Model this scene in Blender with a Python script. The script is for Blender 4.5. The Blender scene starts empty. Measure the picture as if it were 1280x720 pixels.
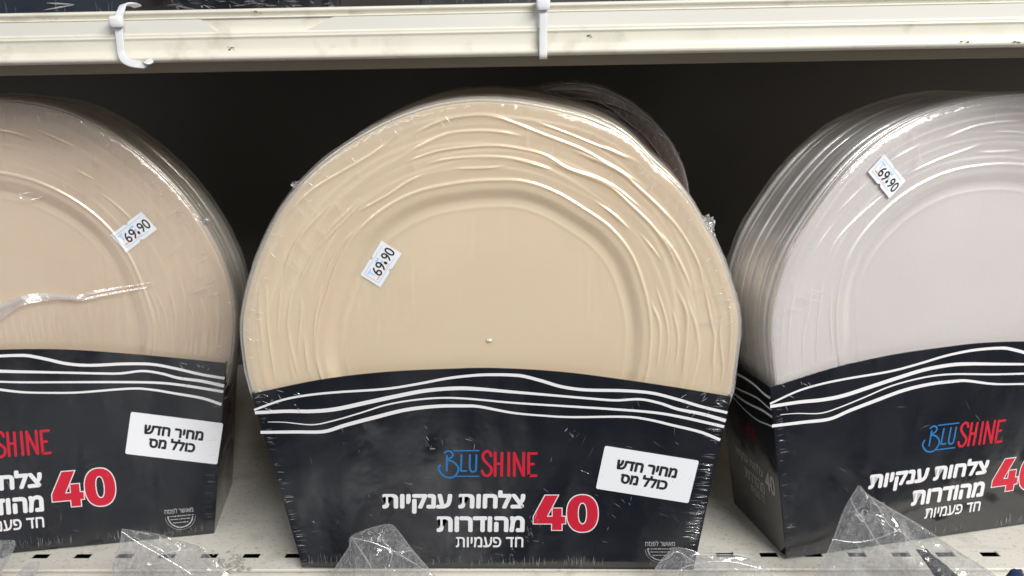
import bpy, math, random
from mathutils import Vector, Matrix, noise

SC = bpy.context.scene
COL = SC.collection
R_ = math.radians

# ------------------------------------------------------------------ camera
CAM_POS = Vector((0.0, -0.458, 0.32))
PITCH, ROLL, YAW, FPX = R_(15.0), R_(1.0), R_(1.5), 970.0
FWD = Vector((-math.sin(YAW) * math.cos(PITCH), math.cos(YAW) * math.cos(PITCH), -math.sin(PITCH)))
RGT0 = Vector((math.cos(YAW), math.sin(YAW), 0))
UP0 = RGT0.cross(FWD)
RGT = RGT0 * math.cos(ROLL) - UP0 * math.sin(ROLL)
UP = RGT0 * math.sin(ROLL) + UP0 * math.cos(ROLL)
cd = bpy.data.cameras.new('camera')
cam = bpy.data.objects.new('camera', cd)
COL.objects.link(cam)
M = Matrix((RGT, UP, -FWD)).transposed().to_4x4()
M.translation = CAM_POS
cam.matrix_world = M
cd.sensor_width = 36.0
cd.lens = FPX / 1280 * 36
cd.clip_start, cd.clip_end = 0.01, 60
cd.dof.use_dof = True
cd.dof.focus_distance = 0.485
cd.dof.aperture_fstop = 9.0
SC.camera = cam

# ------------------------------------------------------------------ world: the dim surroundings of a shop aisle
w = bpy.data.worlds.new('World')
SC.world = w
w.use_nodes = True
wn = w.node_tree
bgn = wn.nodes['Background']
tc = wn.nodes.new('ShaderNodeTexCoord')
nz = wn.nodes.new('ShaderNodeTexNoise')
nz.inputs['Scale'].default_value = 3.4
nz.inputs['Detail'].default_value = 3
cr = wn.nodes.new('ShaderNodeValToRGB')
cr.color_ramp.elements[0].position = 0.50
cr.color_ramp.elements[0].color = (0.05, 0.06, 0.085, 1)
cr.color_ramp.elements[1].position = 0.66
cr.color_ramp.elements[1].color = (1.9, 1.88, 1.85, 1)
wn.links.new(tc.outputs['Generated'], nz.inputs['Vector'])
wn.links.new(nz.outputs['Fac'], cr.inputs['Fac'])
wn.links.new(cr.outputs['Color'], bgn.inputs['Color'])
bgn.inputs['Strength'].default_value = 0.5


def tube_lamp(x, y, z, length, width, power, target):
    ld = bpy.data.lights.new('ceiling_tube', 'AREA')
    ld.shape = 'RECTANGLE'
    ld.size, ld.size_y = length, width
    ld.energy = power
    ld.color = (1.0, 0.975, 0.93)
    o = bpy.data.objects.new('ceiling_tube', ld)
    COL.objects.link(o)
    o.location = (x, y, z)
    o.rotation_euler = (Vector(target) - Vector((x, y, z))).to_track_quat('-Z', 'Y').to_euler()
    return o


tube_lamp(1.3, -1.55, 1.75, 1.8, 0.30, 76, (0, 0, 0.15))
tube_lamp(-1.6, -2.4, 1.75, 2.4, 0.30, 15, (0, 0, 0.15))
tube_lamp(1.9, -2.6, 1.75, 2.4, 0.30, 40, (0, 0, 0.15))

SC.view_settings.view_transform = 'Standard'
SC.view_settings.look = 'None'
SC.view_settings.exposure = -0.13
SC.view_settings.gamma = 1.0
SC.cycles.max_bounces = 10
SC.cycles.transparent_max_bounces = 24


# ------------------------------------------------------------------ helpers
def ray(px, py):
    return FWD + RGT * ((px - 640) / FPX) - UP * ((py - 360) / FPX)


def hit(px, py, n, p0):
    d = ray(px, py)
    n = Vector(n)
    return CAM_POS + d * ((Vector(p0) - CAM_POS).dot(n) / d.dot(n))


def on_y(px, py, y):
    return hit(px, py, (0, 1, 0), (0, y, 0))


def on_z(px, py, z):
    return hit(px, py, (0, 0, 1), (0, 0, z))


class MB:
    """collects faces for one mesh object"""
    def __init__(s):
        s.v, s.f, s.m, s.fade = [], [], [], []

    def add(s, verts, faces, mat=0, fade=None):
        b = len(s.v)
        s.v += [tuple(p) for p in verts]
        s.f += [tuple(i + b for i in f) for f in faces]
        s.m += [mat] * len(faces)
        s.fade += fade if fade else [1.0] * len(verts)

    def box(s, x0, x1, y0, y1, z0, z1, mat=0):
        s.add([(x0, y0, z0), (x1, y0, z0), (x1, y1, z0), (x0, y1, z0), (x0, y0, z1), (x1, y0, z1), (x1, y1, z1), (x0, y1, z1)],
              [(3, 2, 1, 0), (4, 5, 6, 7), (0, 1, 5, 4), (1, 2, 6, 5), (2, 3, 7, 6), (3, 0, 4, 7)], mat)

    def grid(s, rows, mat=0, fade=None, flip=False):
        n = len(rows[0])
        vs = [p for r in rows for p in r]
        fs = []
        for i in range(len(rows) - 1):
            for j in range(n - 1):
                q = (i * n + j, i * n + j + 1, (i + 1) * n + j + 1, (i + 1) * n + j)
                fs.append(q[::-1] if flip else q)
        s.add(vs, fs, mat, [f for r in fade for f in r] if fade else None)

    def build(s, name, mats, parent=None, smooth=False, fade=False):
        me = bpy.data.meshes.new(name)
        me.from_pydata(s.v, [], s.f)
        for m in (mats if isinstance(mats, (list, tuple)) else [mats]):
            me.materials.append(m)
        me.polygons.foreach_set('material_index', s.m)
        if smooth:
            me.polygons.foreach_set('use_smooth', [True] * len(s.f))
        if fade:
            a = me.attributes.new('fade', 'FLOAT', 'POINT')
            a.data.foreach_set('value', s.fade)
        me.update()
        o = bpy.data.objects.new(name, me)
        COL.objects.link(o)
        if parent:
            o.parent = parent
        return o


def tag(o, label=None, cat=None, group=None, kind=None):
    if label: o['label'] = label
    if cat: o['category'] = cat
    if group: o['group'] = group
    if kind: o['kind'] = kind
    return o


def empty(name, loc=(0, 0, 0), rot=(0, 0, 0)):
    o = bpy.data.objects.new(name, None)
    o.empty_display_size = 0.03
    COL.objects.link(o)
    o.location = loc
    o.rotation_euler = rot
    return o


_itab = {}


def interp(tab, a):
    """periodic smooth curve through (degrees, value) pairs"""
    key = id(tab)
    if key not in _itab:
        t = sorted((k % 360, v) for k, v in tab)
        _itab[key] = (tab, [(k - 360, v) for k, v in t[-2:]] + t + [(k + 360, v) for k, v in t[:3]])
    t = _itab[key][1]
    a %= 360
    for i in range(1, len(t) - 2):
        if t[i][0] <= a <= t[i + 1][0]:
            (x0, y0), (x1, y1), (x2, y2), (x3, y3) = t[i - 1:i + 3]
            d = max(x2 - x1, 1e-6)
            k = (a - x1) / d
            m1 = (y2 - y0) / max(x2 - x0, 1e-6) * d
            m2 = (y3 - y1) / max(x3 - x1, 1e-6) * d
            k2, k3 = k * k, k * k * k
            return (2 * k3 - 3 * k2 + 1) * y1 + (k3 - 2 * k2 + k) * m1 + (3 * k2 - 2 * k3) * y2 + (k3 - k2) * m2
    return t[0][1]


def pl(tab, x):
    """plain linear interpolation"""
    if x <= tab[0][0]: return tab[0][1]
    for (a, u), (b, v) in zip(tab, tab[1:]):
        if x <= b:
            return u + (v - u) * (x - a) / max(b - a, 1e-9)
    return tab[-1][1]


def catmull(pts, n=8):
    P = [Vector(p) for p in pts]
    P = [P[0] * 2 - P[1]] + P + [P[-1] * 2 - P[-2]]
    out = []
    for i in range(1, len(P) - 2):
        for k in range(n):
            t = k / n
            a, b, c, d = P[i - 1], P[i], P[i + 1], P[i + 2]
            out.append(0.5 * ((2 * b) + (c - a) * t + (2 * a - 5 * b + 4 * c - d) * t * t + (3 * b - a - 3 * c + d) * t ** 3))
    out.append(P[-2])
    return out


# ------------------------------------------------------------------ materials
def mat(name):
    m = bpy.data.materials.new(name)
    m.use_nodes = True
    return m, m.node_tree.nodes, m.node_tree.links, m.node_tree.nodes['Principled BSDF']


def simple(name, col, rough=0.5, metal=0.0, spec=0.5, coat=0.0):
    m, n, l, p = mat(name)
    p.inputs['Base Color'].default_value = (*col, 1)
    p.inputs['Roughness'].default_value = rough
    p.inputs['Metallic'].default_value = metal
    p.inputs['Specular IOR Level'].default_value = spec
    p.inputs['Coat Weight'].default_value = coat
    p.inputs['Coat Roughness'].default_value = 0.1
    return m


def bump_chain(n, l, specs):
    """specs: (scale vector, noise scale, detail, strength, distance); returns the last bump's normal"""
    tcn = n.new('ShaderNodeTexCoord')
    last = None
    for sv, sc, det, st, dist in specs:
        mp = n.new('ShaderNodeMapping')
        mp.inputs['Scale'].default_value = sv
        t = n.new('ShaderNodeTexNoise')
        t.inputs['Scale'].default_value = sc
        t.inputs['Detail'].default_value = det
        b = n.new('ShaderNodeBump')
        b.inputs['Strength'].default_value = st
        b.inputs['Distance'].default_value = dist
        l.new(tcn.outputs['Object'], mp.inputs['Vector'])
        l.new(mp.outputs['Vector'], t.inputs['Vector'])
        l.new(t.outputs['Fac'], b.inputs['Height'])
        if last: l.new(last, b.inputs['Normal'])
        last = b.outputs['Normal']
    return last


def noise_fac(n, l, scale, detail, lo, hi, sv=(1, 1, 1)):
    tcn = n.new('ShaderNodeTexCoord')
    mp = n.new('ShaderNodeMapping')
    mp.inputs['Scale'].default_value = sv
    t = n.new('ShaderNodeTexNoise')
    t.inputs['Scale'].default_value = scale
    t.inputs['Detail'].default_value = detail
    mr = n.new('ShaderNodeMapRange')
    mr.inputs['From Min'].default_value = lo
    mr.inputs['From Max'].default_value = hi
    l.new(tcn.outputs['Object'], mp.inputs['Vector'])
    l.new(mp.outputs['Vector'], t.inputs['Vector'])
    l.new(t.outputs['Fac'], mr.inputs['Value'])
    return mr.outputs['Result']


def mixcol(n, l, fac, a, b):
    mx = n.new('ShaderNodeMix')
    mx.data_type = 'RGBA'
    mx.inputs['A'].default_value = (*a, 1) if not hasattr(a, 'is_linked') else (0, 0, 0, 1)
    mx.inputs['B'].default_value = (*b, 1)
    if hasattr(a, 'is_linked'): l.new(a, mx.inputs['A'])
    l.new(fac, mx.inputs['Factor'])
    return mx.outputs['Result']


def plate_mat(name, col, col2, sss=0.55):
    """moulded plastic seen under a tight clear film: the coat is the film, with its own ripples"""
    m, n, l, p = mat(name)
    f = noise_fac(n, l, 9, 3, 0.35, 0.7)
    l.new(mixcol(n, l, f, col, col2), p.inputs['Base Color'])
    p.inputs['Roughness'].default_value = 0.36
    p.inputs['Metallic'].default_value = 0.22
    p.inputs['Coat IOR'].default_value = 1.85
    p.inputs['Subsurface Weight'].default_value = sss
    p.inputs['Subsurface Radius'].default_value = (0.014, 0.008, 0.005)
    p.inputs['Subsurface Scale'].default_value = 0.8
    p.inputs['Coat Weight'].default_value = 0.9
    p.inputs['Coat Roughness'].default_value = 0.06
    l.new(bump_chain(n, l, [((1, 1, 1), 26, 2, 0.25, 0.004), ((2.6, 1, 0.35), 100, 3, 0.5, 0.001)]), p.inputs['Coat Normal'])
    return m


def carton_mat(name, col, col2):
    m, n, l, p = mat(name)
    f = noise_fac(n, l, 14, 4, 0.35, 0.7)
    l.new(mixcol(n, l, f, col, col2), p.inputs['Base Color'])
    p.inputs['Roughness'].default_value = 0.5
    p.inputs['Specular IOR Level'].default_value = 0.12
    p.inputs['Coat Weight'].default_value = 1.0
    p.inputs['Coat IOR'].default_value = 1.8
    r = noise_fac(n, l, 30, 5, 0.4, 0.75)
    mr = n.new('ShaderNodeMapRange')
    mr.inputs['To Min'].default_value = 0.08
    mr.inputs['To Max'].default_value = 0.30
    l.new(r, mr.inputs['Value'])
    l.new(mr.outputs['Result'], p.inputs['Coat Roughness'])
    l.new(bump_chain(n, l, [((1, 1, 0.6), 14, 2, 0.42, 0.008), ((1, 1, 1), 60, 2, 0.12, 0.0015)]), p.inputs['Coat Normal'])
    return m


def film_mat(name, tint, base, edge, rough, bumps, use_fade=False, diffuse=0.25):
    """clear film: mostly see-through, glossy, whiter at grazing angles and in its creases"""
    m, n, l, p = mat(name)
    p.inputs['Base Color'].default_value = (*tint, 1)
    p.inputs['Roughness'].default_value = rough
    p.inputs['Specular IOR Level'].default_value = 0.9
    tr = n.new('ShaderNodeBsdfTransparent')
    gl = n.new('ShaderNodeBsdfGlossy')
    gl.inputs['Roughness'].default_value = rough
    mxg = n.new('ShaderNodeMixShader')
    mxg.inputs['Fac'].default_value = diffuse
    mx = n.new('ShaderNodeMixShader')
    lw = n.new('ShaderNodeLayerWeight')
    lw.inputs['Blend'].default_value = 0.35
    mr = n.new('ShaderNodeMapRange')
    mr.inputs['To Min'].default_value = base
    mr.inputs['To Max'].default_value = edge
    nrm = bump_chain(n, l, bumps)
    for s in (p, gl, lw): l.new(nrm, s.inputs['Normal'])
    l.new(lw.outputs['Facing'], mr.inputs['Value'])
    fac = mr.outputs['Result']
    if use_fade:
        at = n.new('ShaderNodeAttribute')
        at.attribute_name = 'fade'
        mu = n.new('ShaderNodeMath')
        mu.operation = 'MULTIPLY'
        l.new(fac, mu.inputs[0])
        l.new(at.outputs['Fac'], mu.inputs[1])
        fac = mu.outputs[0]
    l.new(gl.outputs[0], mxg.inputs[1])
    l.new(p.outputs[0], mxg.inputs[2])
    l.new(fac, mx.inputs['Fac'])
    l.new(tr.outputs[0], mx.inputs[1])
    l.new(mxg.outputs[0], mx.inputs[2])
    l.new(mx.outputs[0], n['Material Output'].inputs['Surface'])
    return m


def enamel_mat(name, col, dirt, dirt_amt, scale):
    m, n, l, p = mat(name)
    f = noise_fac(n, l, scale, 8, 0.60 - dirt_amt * 0.1, 0.80)
    f2 = noise_fac(n, l, 7, 3, 0.3, 0.75)
    c1 = mixcol(n, l, f2, col, tuple(c * 0.90 for c in col))
    f3 = noise_fac(n, l, 34, 10, 0.56, 0.74)
    f4 = noise_fac(n, l, 60, 8, 0.60, 0.78, (0.12, 1, 2.5))
    def half(x, k):
        mu = n.new('ShaderNodeMath'); mu.operation = 'MULTIPLY'; mu.inputs[1].default_value = k
        l.new(x, mu.inputs[0]); return mu.outputs[0]
    c2 = mixcol(n, l, half(f3, 0.28 + 0.3 * dirt_amt), c1, dirt)
    c3 = mixcol(n, l, half(f4, 0.35), c2, dirt)
    l.new(mixcol(n, l, f, c3, dirt), p.inputs['Base Color'])
    p.inputs['Roughness'].default_value = 0.36
    l.new(bump_chain(n, l, [((1, 1, 1), 300, 3, 0.06, 0.0005)]), p.inputs['Normal'])
    return m


M_PLATE_CREAM = plate_mat('cream_plastic', (0.86, 0.715, 0.535), (0.82, 0.67, 0.49))
M_PLATE_PINK = plate_mat('pinkish_beige_plastic', (0.77, 0.625, 0.49), (0.69, 0.55, 0.425))
M_PLATE_WHITE = plate_mat('pearl_white_plastic', (0.77, 0.73, 0.72), (0.72, 0.675, 0.665))
M_PLATE_BROWN = plate_mat('dark_brown_plastic', (0.13, 0.072, 0.048), (0.07, 0.04, 0.028), 0.0)
M_CARTON = carton_mat('black_printed_card', (0.006, 0.0075, 0.012), (0.010, 0.012, 0.017))
M_CARTON_B = carton_mat('blue_black_card', (0.012, 0.018, 0.032), (0.02, 0.026, 0.04))
M_WHITE_INK = simple('white_ink', (0.80, 0.80, 0.83), 0.45, coat=0.5)
M_RED_INK = simple('red_ink', (0.56, 0.010, 0.035), 0.5, coat=0.25)
M_BLUE_INK = simple('blue_ink', (0.015, 0.17, 0.46), 0.5, coat=0.25)
M_DARKRED_INK = simple('wine_ink', (0.16, 0.008, 0.02), 0.5, coat=0.5)
M_GREY_INK = simple('grey_ink', (0.45, 0.45, 0.47), 0.5, coat=0.5)
M_STICKER = simple('white_paper', (0.80, 0.82, 0.87), 0.55)
M_BLACK_INK = simple('black_ink', (0.012, 0.012, 0.014), 0.6)
M_PALEBLUE_INK = simple('pale_blue_ink', (0.38, 0.60, 0.85), 0.6)
M_ORANGE_INK = simple('orange_ink', (0.85, 0.38, 0.24), 0.6)
M_FILM = film_mat('shrink_film', (0.88, 0.87, 0.87), 0.11, 0.55, 0.15,
                  [((1, 1, 1), 40, 3, 0.5, 0.004), ((1, 3, 1), 150, 3, 0.35, 0.001)], True, 0.45)
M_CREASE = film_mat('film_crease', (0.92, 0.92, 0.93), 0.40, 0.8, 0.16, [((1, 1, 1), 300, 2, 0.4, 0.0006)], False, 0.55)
M_PLEAT = film_mat('film_pleat', (0.92, 0.92, 0.93), 0.11, 0.42, 0.2, [((1, 1, 1), 200, 2, 0.4, 0.0006)], False, 0.7)
M_CELLO = film_mat('clear_cellophane', (0.90, 0.92, 0.96), 0.14, 0.68, 0.10,
                   [((1, 1, 1), 60, 2, 0.8, 0.006), ((1, 1, 1), 200, 3, 0.25, 0.0015)], False, 0.32)
M_CELLO_CREASE = film_mat('cellophane_crease', (0.92, 0.93, 0.95), 0.40, 0.8, 0.14, [((1, 1, 1), 300, 2, 0.4, 0.0006)], False, 0.5)
M_LIP = enamel_mat('cream_enamel', (0.78, 0.755, 0.66), (0.54, 0.49, 0.40), 0.15, 60)
M_DECK = enamel_mat('grey_cream_enamel', (0.74, 0.725, 0.66), (0.30, 0.28, 0.24), 0.35, 330)
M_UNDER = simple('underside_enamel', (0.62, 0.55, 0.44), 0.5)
M_HEM = simple('shaded_cream_enamel', (0.36, 0.31, 0.24), 0.5)  # cream enamel darkened to brown for the shade under the lip
M_CHANNEL = simple('label_strip_plastic', (0.74, 0.73, 0.68), 0.22, coat=0.6)
M_PANEL = simple('dark_grey_panel', (0.11, 0.102, 0.095), 0.5)
M_BLACK = simple('slot_shade_black', (0.012, 0.012, 0.012), 0.6)
M_NYLON = simple('white_nylon', (0.74, 0.76, 0.79), 0.3, coat=0.2)
M_RUST = simple('rust', (0.22, 0.12, 0.03), 0.8)
M_MARK = simple('dark_scuff', (0.22, 0.20, 0.17), 0.8)
M_GREYSCRAP = simple('grey_scrap', (0.35, 0.34, 0.33), 0.5, coat=0.5)
M_NAVY = simple('navy_wrapper', (0.012, 0.025, 0.085), 0.3, coat=0.6)
M_CHARCOAL = simple('charcoal_wrapper', (0.02, 0.02, 0.025), 0.3, coat=0.8)

# ------------------------------------------------------------------ the shelving
X0, X1 = -1.6, 1.6
BACK_Y = 0.40


def extrude_profile(mb, prof, x0, x1, mt=0, nseg=1):
    rows = [[(x0 + (x1 - x0) * k / nseg, y, z) for k in range(nseg + 1)] for y, z in prof]
    mb.grid(rows, mt)


panel = MB()
panel.box(X0, X1, BACK_Y, BACK_Y + 0.01, -0.3, 0.75)
bp = panel.build('back_panel', M_PANEL)
tag(bp, 'dark grey back panel closing the shelf behind the plate packs', 'panel', kind='structure')

# upper shelf
us = empty('upper_shelf', (0, 0, 0.333))
tag(us, 'cream metal upper shelf edge with a long price channel and two cable ties', 'shelf')


def rel(parent_loc, mb):
    mb.v = [(x - parent_loc[0], y - parent_loc[1], z - parent_loc[2]) for x, y, z in mb.v]
    return mb


prof = [(0.012, 0.3582), (0.002, 0.3596), (-0.006, 0.3606), (-0.0092, 0.3604), (-0.0108, 0.3596), (-0.0110, 0.3588),
        (-0.0100, 0.3578), (-0.0085, 0.3568), (-0.0084, 0.3563), (-0.0100, 0.3561), (-0.0106, 0.3558), (-0.0104, 0.3554), (-0.0096, 0.3552),
        (-0.0094, 0.3545), (-0.0094, 0.3500), (-0.0100, 0.3486), (-0.0108, 0.3478), (-0.0110, 0.3472), (-0.0106, 0.3466), (-0.0112, 0.3460), (-0.0112, 0.3455),
        (-0.0106, 0.3450), (-0.0104, 0.3440), (-0.0105, 0.3395), (-0.0110, 0.3372), (-0.0118, 0.3362), (-0.0122, 0.3352), (-0.0120, 0.3342),
        (-0.0112, 0.3334), (-0.0098, 0.3330), (0.004, 0.3330), (0.006, 0.3340)]
mb = MB()
extrude_profile(mb, prof, X0, X1)
rel((0, 0, 0.333), mb).build('price_rail', M_LIP, us, smooth=True)
mb = MB()
mb.box(X0, X1, 0.006, BACK_Y - 0.001, 0.3340, 0.3582)
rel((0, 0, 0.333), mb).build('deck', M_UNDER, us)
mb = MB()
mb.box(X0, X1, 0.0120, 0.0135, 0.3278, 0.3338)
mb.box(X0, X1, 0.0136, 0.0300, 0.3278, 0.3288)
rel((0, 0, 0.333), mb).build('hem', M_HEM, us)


def strip(xa, xb, sa, sb):
    """a paper-backed clear strip in the channel, its ends cut at a slant"""
    mb = MB()
    zt, zb = 0.3553, 0.3484
    y = -0.0102
    mb.add([(xa, y, zb), (xb, y, zb), (xb + sb, y, zt), (xa + sa, y, zt), (xa, y + 0.0004, zb), (xb, y + 0.0004, zb), (xb + sb, y + 0.0004, zt), (xa + sa, y + 0.0004, zt)],
           [(0, 1, 2, 3), (7, 6, 5, 4), (0, 4, 5, 1), (1, 5, 6, 2), (2, 6, 7, 3), (3, 7, 4, 0)])
    rel((0, 0, 0.333), mb).build('label_strip', M_CHANNEL, us)


xa = on_y(272, 34, -0.0102).x
xb = on_y(382, 34, -0.0102).x
strip(X0 + 0.01, xa, 0, -0.009)
strip(xb, X1 - 0.01, 0.016, 0)


def smear(px, py, w_, h_, m, seed, y=-0.0126, name='scuff_mark'):
    """a chip or scuff: an irregular speckle of flakes a hair proud of the enamel"""
    rnd = random.Random(seed)
    mb = MB()
    for k in range(9):
        c = on_y(px + rnd.uniform(-w_, w_) / 2, py + rnd.uniform(-h_, h_) / 2, y)
        n = 7
        r = rnd.uniform(0.0002, 0.0005)
        ex, ez = rnd.uniform(0.8, 2.2), rnd.uniform(0.4, 0.9)
        vs = [(c.x + r * ex * math.cos(2 * math.pi * i / n) * rnd.uniform(0.6, 1.2), y, c.z + r * ez * math.sin(2 * math.pi * i / n) * rnd.uniform(0.6, 1.2)) for i in range(n)]
        mb.add(vs, [tuple(range(n))])
    rel((0, 0, 0.333), mb).build(name, m, us)


smear(290, 61, 10, 5, M_MARK, 1, y=-0.0109)
smear(322, 15, 16, 3, M_RUST, 2, y=-0.0114, name='rust_mark')
smear(737, 45, 5, 3, M_MARK, 3, y=-0.0109)
smear(1206, 52, 12, 2, M_MARK, 4)
smear(1272, 52, 10, 2, M_MARK, 5)

# lower shelf
ls = empty('lower_shelf', (0, 0, 0))
tag(ls, 'grey-cream metal lower shelf with a row of slots along its front, under the plate packs', 'shelf')
SLOT0, SLOT1 = 0.0136, 0.0202
slot_c = on_z(906.5, 694, 0).x
pitch, sw = 0.0301, 0.0122
mb = MB()
cuts = []
k = int((X0 - slot_c) / pitch)
while slot_c + k * pitch < X1 - 0.02:
    c = slot_c + k * pitch
    if c - sw / 2 > X0 + 0.005: cuts.append((c - sw / 2, c + sw / 2))
    k += 1
xs = sorted([X0, X1] + [x for c in cuts for x in c])
ys = [0.0, 0.0008, SLOT0, SLOT1, 0.10, BACK_Y - 0.001]
slotset = {round(c[0], 6) for c in cuts}
TH = 0.0012
for i in range(len(xs) - 1):
    for j in range(len(ys) - 1):
        if j == 2 and round(xs[i], 6) in slotset: continue
        z0 = -0.0006 if j == 0 else 0.0
        mb.add([(xs[i], ys[j], z0), (xs[i + 1], ys[j], z0), (xs[i + 1], ys[j + 1], 0), (xs[i], ys[j + 1], 0)], [(0, 1, 2, 3)])
for a, b in cuts:                                    # slot walls
    mb.add([(a, SLOT0, 0), (b, SLOT0, 0), (b, SLOT1, 0), (a, SLOT1, 0), (a, SLOT0, -TH), (b, SLOT0, -TH), (b, SLOT1, -TH), (a, SLOT1, -TH)],
           [(1, 0, 4, 5), (2, 1, 5, 6), (3, 2, 6, 7), (0, 3, 7, 4)])
mb.add([(X0, 0, -0.0006), (X1, 0, -0.0006), (X1, 0, -0.02), (X0, 0, -0.02)], [(3, 2, 1, 0)])
mb.build('deck', M_DECK, ls)
mb = MB()
mb.box(X0, X1, 0.001, BACK_Y - 0.002, -0.030, -0.022)  # added black box, standing in for the shade inside the slots
mb.build('slot_shade_box', M_BLACK, ls)
mb = MB()
extrude_profile(mb, [(-0.0010, -0.008), (-0.0011, -0.0012), (-0.0018, -0.0003), (-0.0040, 0.0), (-0.0090, -0.0004), (-0.0110, -0.0015), (-0.0118, -0.0035),
                     (-0.0116, -0.0060), (-0.0095, -0.0075), (-0.0105, -0.0085), (-0.0095, -0.0100), (-0.0095, -0.018), (-0.0110, -0.020), (-0.0105, -0.030), (-0.0120, -0.033), (-0.009, -0.036)], X0, X1)
mb.build('price_rail', M_LIP, ls, smooth=True)

# stains and a crushed grey scrap on the deck
mb = MB()
rnd = random.Random(12)
for k in range(46):
    c = on_z(291 + rnd.gauss(0, 11), 704 + rnd.gauss(0, 5), 0.0005)
    r = rnd.uniform(0.0006, 0.0022)
    n = 6
    vs = [(c.x + r * math.cos(i * 2 * math.pi / n) * rnd.uniform(0.5, 1.3), c.y + r * math.sin(i * 2 * math.pi / n) * rnd.uniform(0.4, 1), 0.0004 + rnd.uniform(0, 0.0005)) for i in range(n)]
    vs.append((c.x, c.y, 0.0012 + rnd.uniform(0, 0.0012)))
    mb.add(vs, [(i, (i + 1) % n, n) for i in range(n)])
sc = mb.build('crumbled_dirt', M_GREYSCRAP)
tag(sc, 'patch of grey crumbled dirt by the shelf slots left of the middle pack', 'dirt', kind='stuff')

# ------------------------------------------------------------------ print on the cartons: measured on the middle pack's front
PACK_ROLL = 0.0087
CX, CY, CZ = -0.0255, 0.0, 0.001
E1 = Vector((math.cos(PACK_ROLL), 0, -math.sin(PACK_ROLL)))
E2 = Vector((math.sin(PACK_ROLL), 0, math.cos(PACK_ROLL)))


def loc(px, py):
    h = on_y(px, py, 0) - Vector((CX, CY, CZ))
    return (h.dot(E1), h.dot(E2))


def ribbon(mb, pts, widths, y, mt=0, cap=True):
    """flat stroke along 2-D points (u, z)"""
    n = len(pts)
    L, Rr = [], []
    for i in range(n):
        a = Vector(pts[max(i - 1, 0)])
        b = Vector(pts[min(i + 1, n - 1)])
        d = (b - a)
        d = d / max(d.length, 1e-9)
        nn = Vector((-d.y, d.x))
        wv = widths[i] / 2 if isinstance(widths, (list, tuple)) else widths / 2
        p = Vector(pts[i])
        L.append((p.x + nn.x * wv, y, p.y + nn.y * wv))
        Rr.append((p.x - nn.x * wv, y, p.y - nn.y * wv))
    mb.add(L + Rr, [(i, n + i, n + i + 1, i + 1) for i in range(n - 1)], mt)
    if cap:
        for p, wv in ((pts[0], widths[0] if isinstance(widths, (list, tuple)) else widths), (pts[-1], widths[-1] if isinstance(widths, (list, tuple)) else widths)):
            m_ = 8
            mb.add([(p[0] + wv / 2 * math.cos(k * math.pi / 4), y - 0.00002, p[1] + wv / 2 * math.sin(k * math.pi / 4)) for k in range(m_)], [tuple(range(m_))], mt)


_tcache = {}


def text2d(body, offset=0.0, rtl=False, spacing=1.0):
    """flat outline of a word set in the built-in font: vertices normalised to its bounding box, and faces"""
    key = (body, offset, rtl, spacing)
    if key in _tcache: return _tcache[key]
    cu = bpy.data.curves.new('text', 'FONT')
    cu.body = body[::-1] if rtl else body
    cu.offset = offset
    cu.space_character = spacing
    cu.resolution_u = 6
    o = bpy.data.objects.new('text', cu)
    COL.objects.link(o)
    dg = bpy.context.evaluated_depsgraph_get()
    c2 = o.evaluated_get(dg).to_curve(dg).copy()         # the outlines, with the one letter built of two overlapping bars butted instead
    for sp in c2.splines:
        bp_ = sp.bezier_points
        if len(bp_) == 4 and abs(max(p.co.y for p in bp_) - 0.544) < 0.002:
            for p in bp_:
                if p.co.y > 0.5:
                    dy = p.co.y - 0.5085
                    p.co.y -= dy; p.handle_left.y = min(p.handle_left.y, 0.5085); p.handle_right.y = min(p.handle_right.y, 0.5085)
    c2.dimensions = '2D'
    c2.fill_mode = 'BOTH'
    c2.resolution_u = 6
    o2 = bpy.data.objects.new('text', c2)
    COL.objects.link(o2)
    dg = bpy.context.evaluated_depsgraph_get()
    me = bpy.data.meshes.new_from_object(o2.evaluated_get(dg))
    v = [(p.co.x, p.co.y) for p in me.vertices]
    f = [tuple(p.vertices) for p in me.polygons]
    bpy.data.objects.remove(o2)
    bpy.data.curves.remove(c2)
    bpy.data.objects.remove(o)
    bpy.data.curves.remove(cu)
    bpy.data.meshes.remove(me)
    x0, x1 = min(p[0] for p in v), max(p[0] for p in v)
    y0, y1 = min(p[1] for p in v), max(p[1] for p in v)
    r = ([((p[0] - x0) / (x1 - x0), (p[1] - y0) / (y1 - y0)) for p in v], f, (x1 - x0) / (y1 - y0))
    _tcache[key] = r
    return r


def bold_copies(offset, dy=4e-6):
    """shifts that thicken a thin face: the word is laid down several times a hair apart"""
    if offset <= 1e-6: return [(0, 0, 0)]
    return [(offset * math.cos(k * math.pi / 4), offset * math.sin(k * math.pi / 4), -dy * (k + 1)) for k in range(8)] + [(0, 0, -dy * 9)]


def text_box(mb, body, corner_bl, ex, ez, y, mt=0, offset=0.0, rtl=False, spacing=1.0):
    v, f, asp = text2d(body, 0.0, rtl, spacing)
    b, ex, ez = Vector(corner_bl), Vector(ex), Vector(ez)
    o = offset * ez.length                              # stroke gain, as a share of the letter height
    b, ex, ez = b + ex.normalized() * o + ez.normalized() * o, ex * (1 - 2 * o / ex.length), ez * (1 - 2 * o / ez.length)
    for dx, dz, dy in bold_copies(o):
        vs = []
        for s, t in v:
            p = b + ex * s + ez * t
            vs.append((p.x + dx, y + dy, p.y + dz))
        mb.add(vs, f, mt)


def text_px(mb, body, x0, x1, ytop, ybot, y, mt=0, offset=0.0, rtl=False, spacing=1.0):
    bl, br, tl = Vector(loc(x0, ybot)), Vector(loc(x1, ybot)), Vector(loc(x0, ytop))
    text_box(mb, body, bl, br - bl, tl - bl, y, mt, offset, rtl, spacing)


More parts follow.
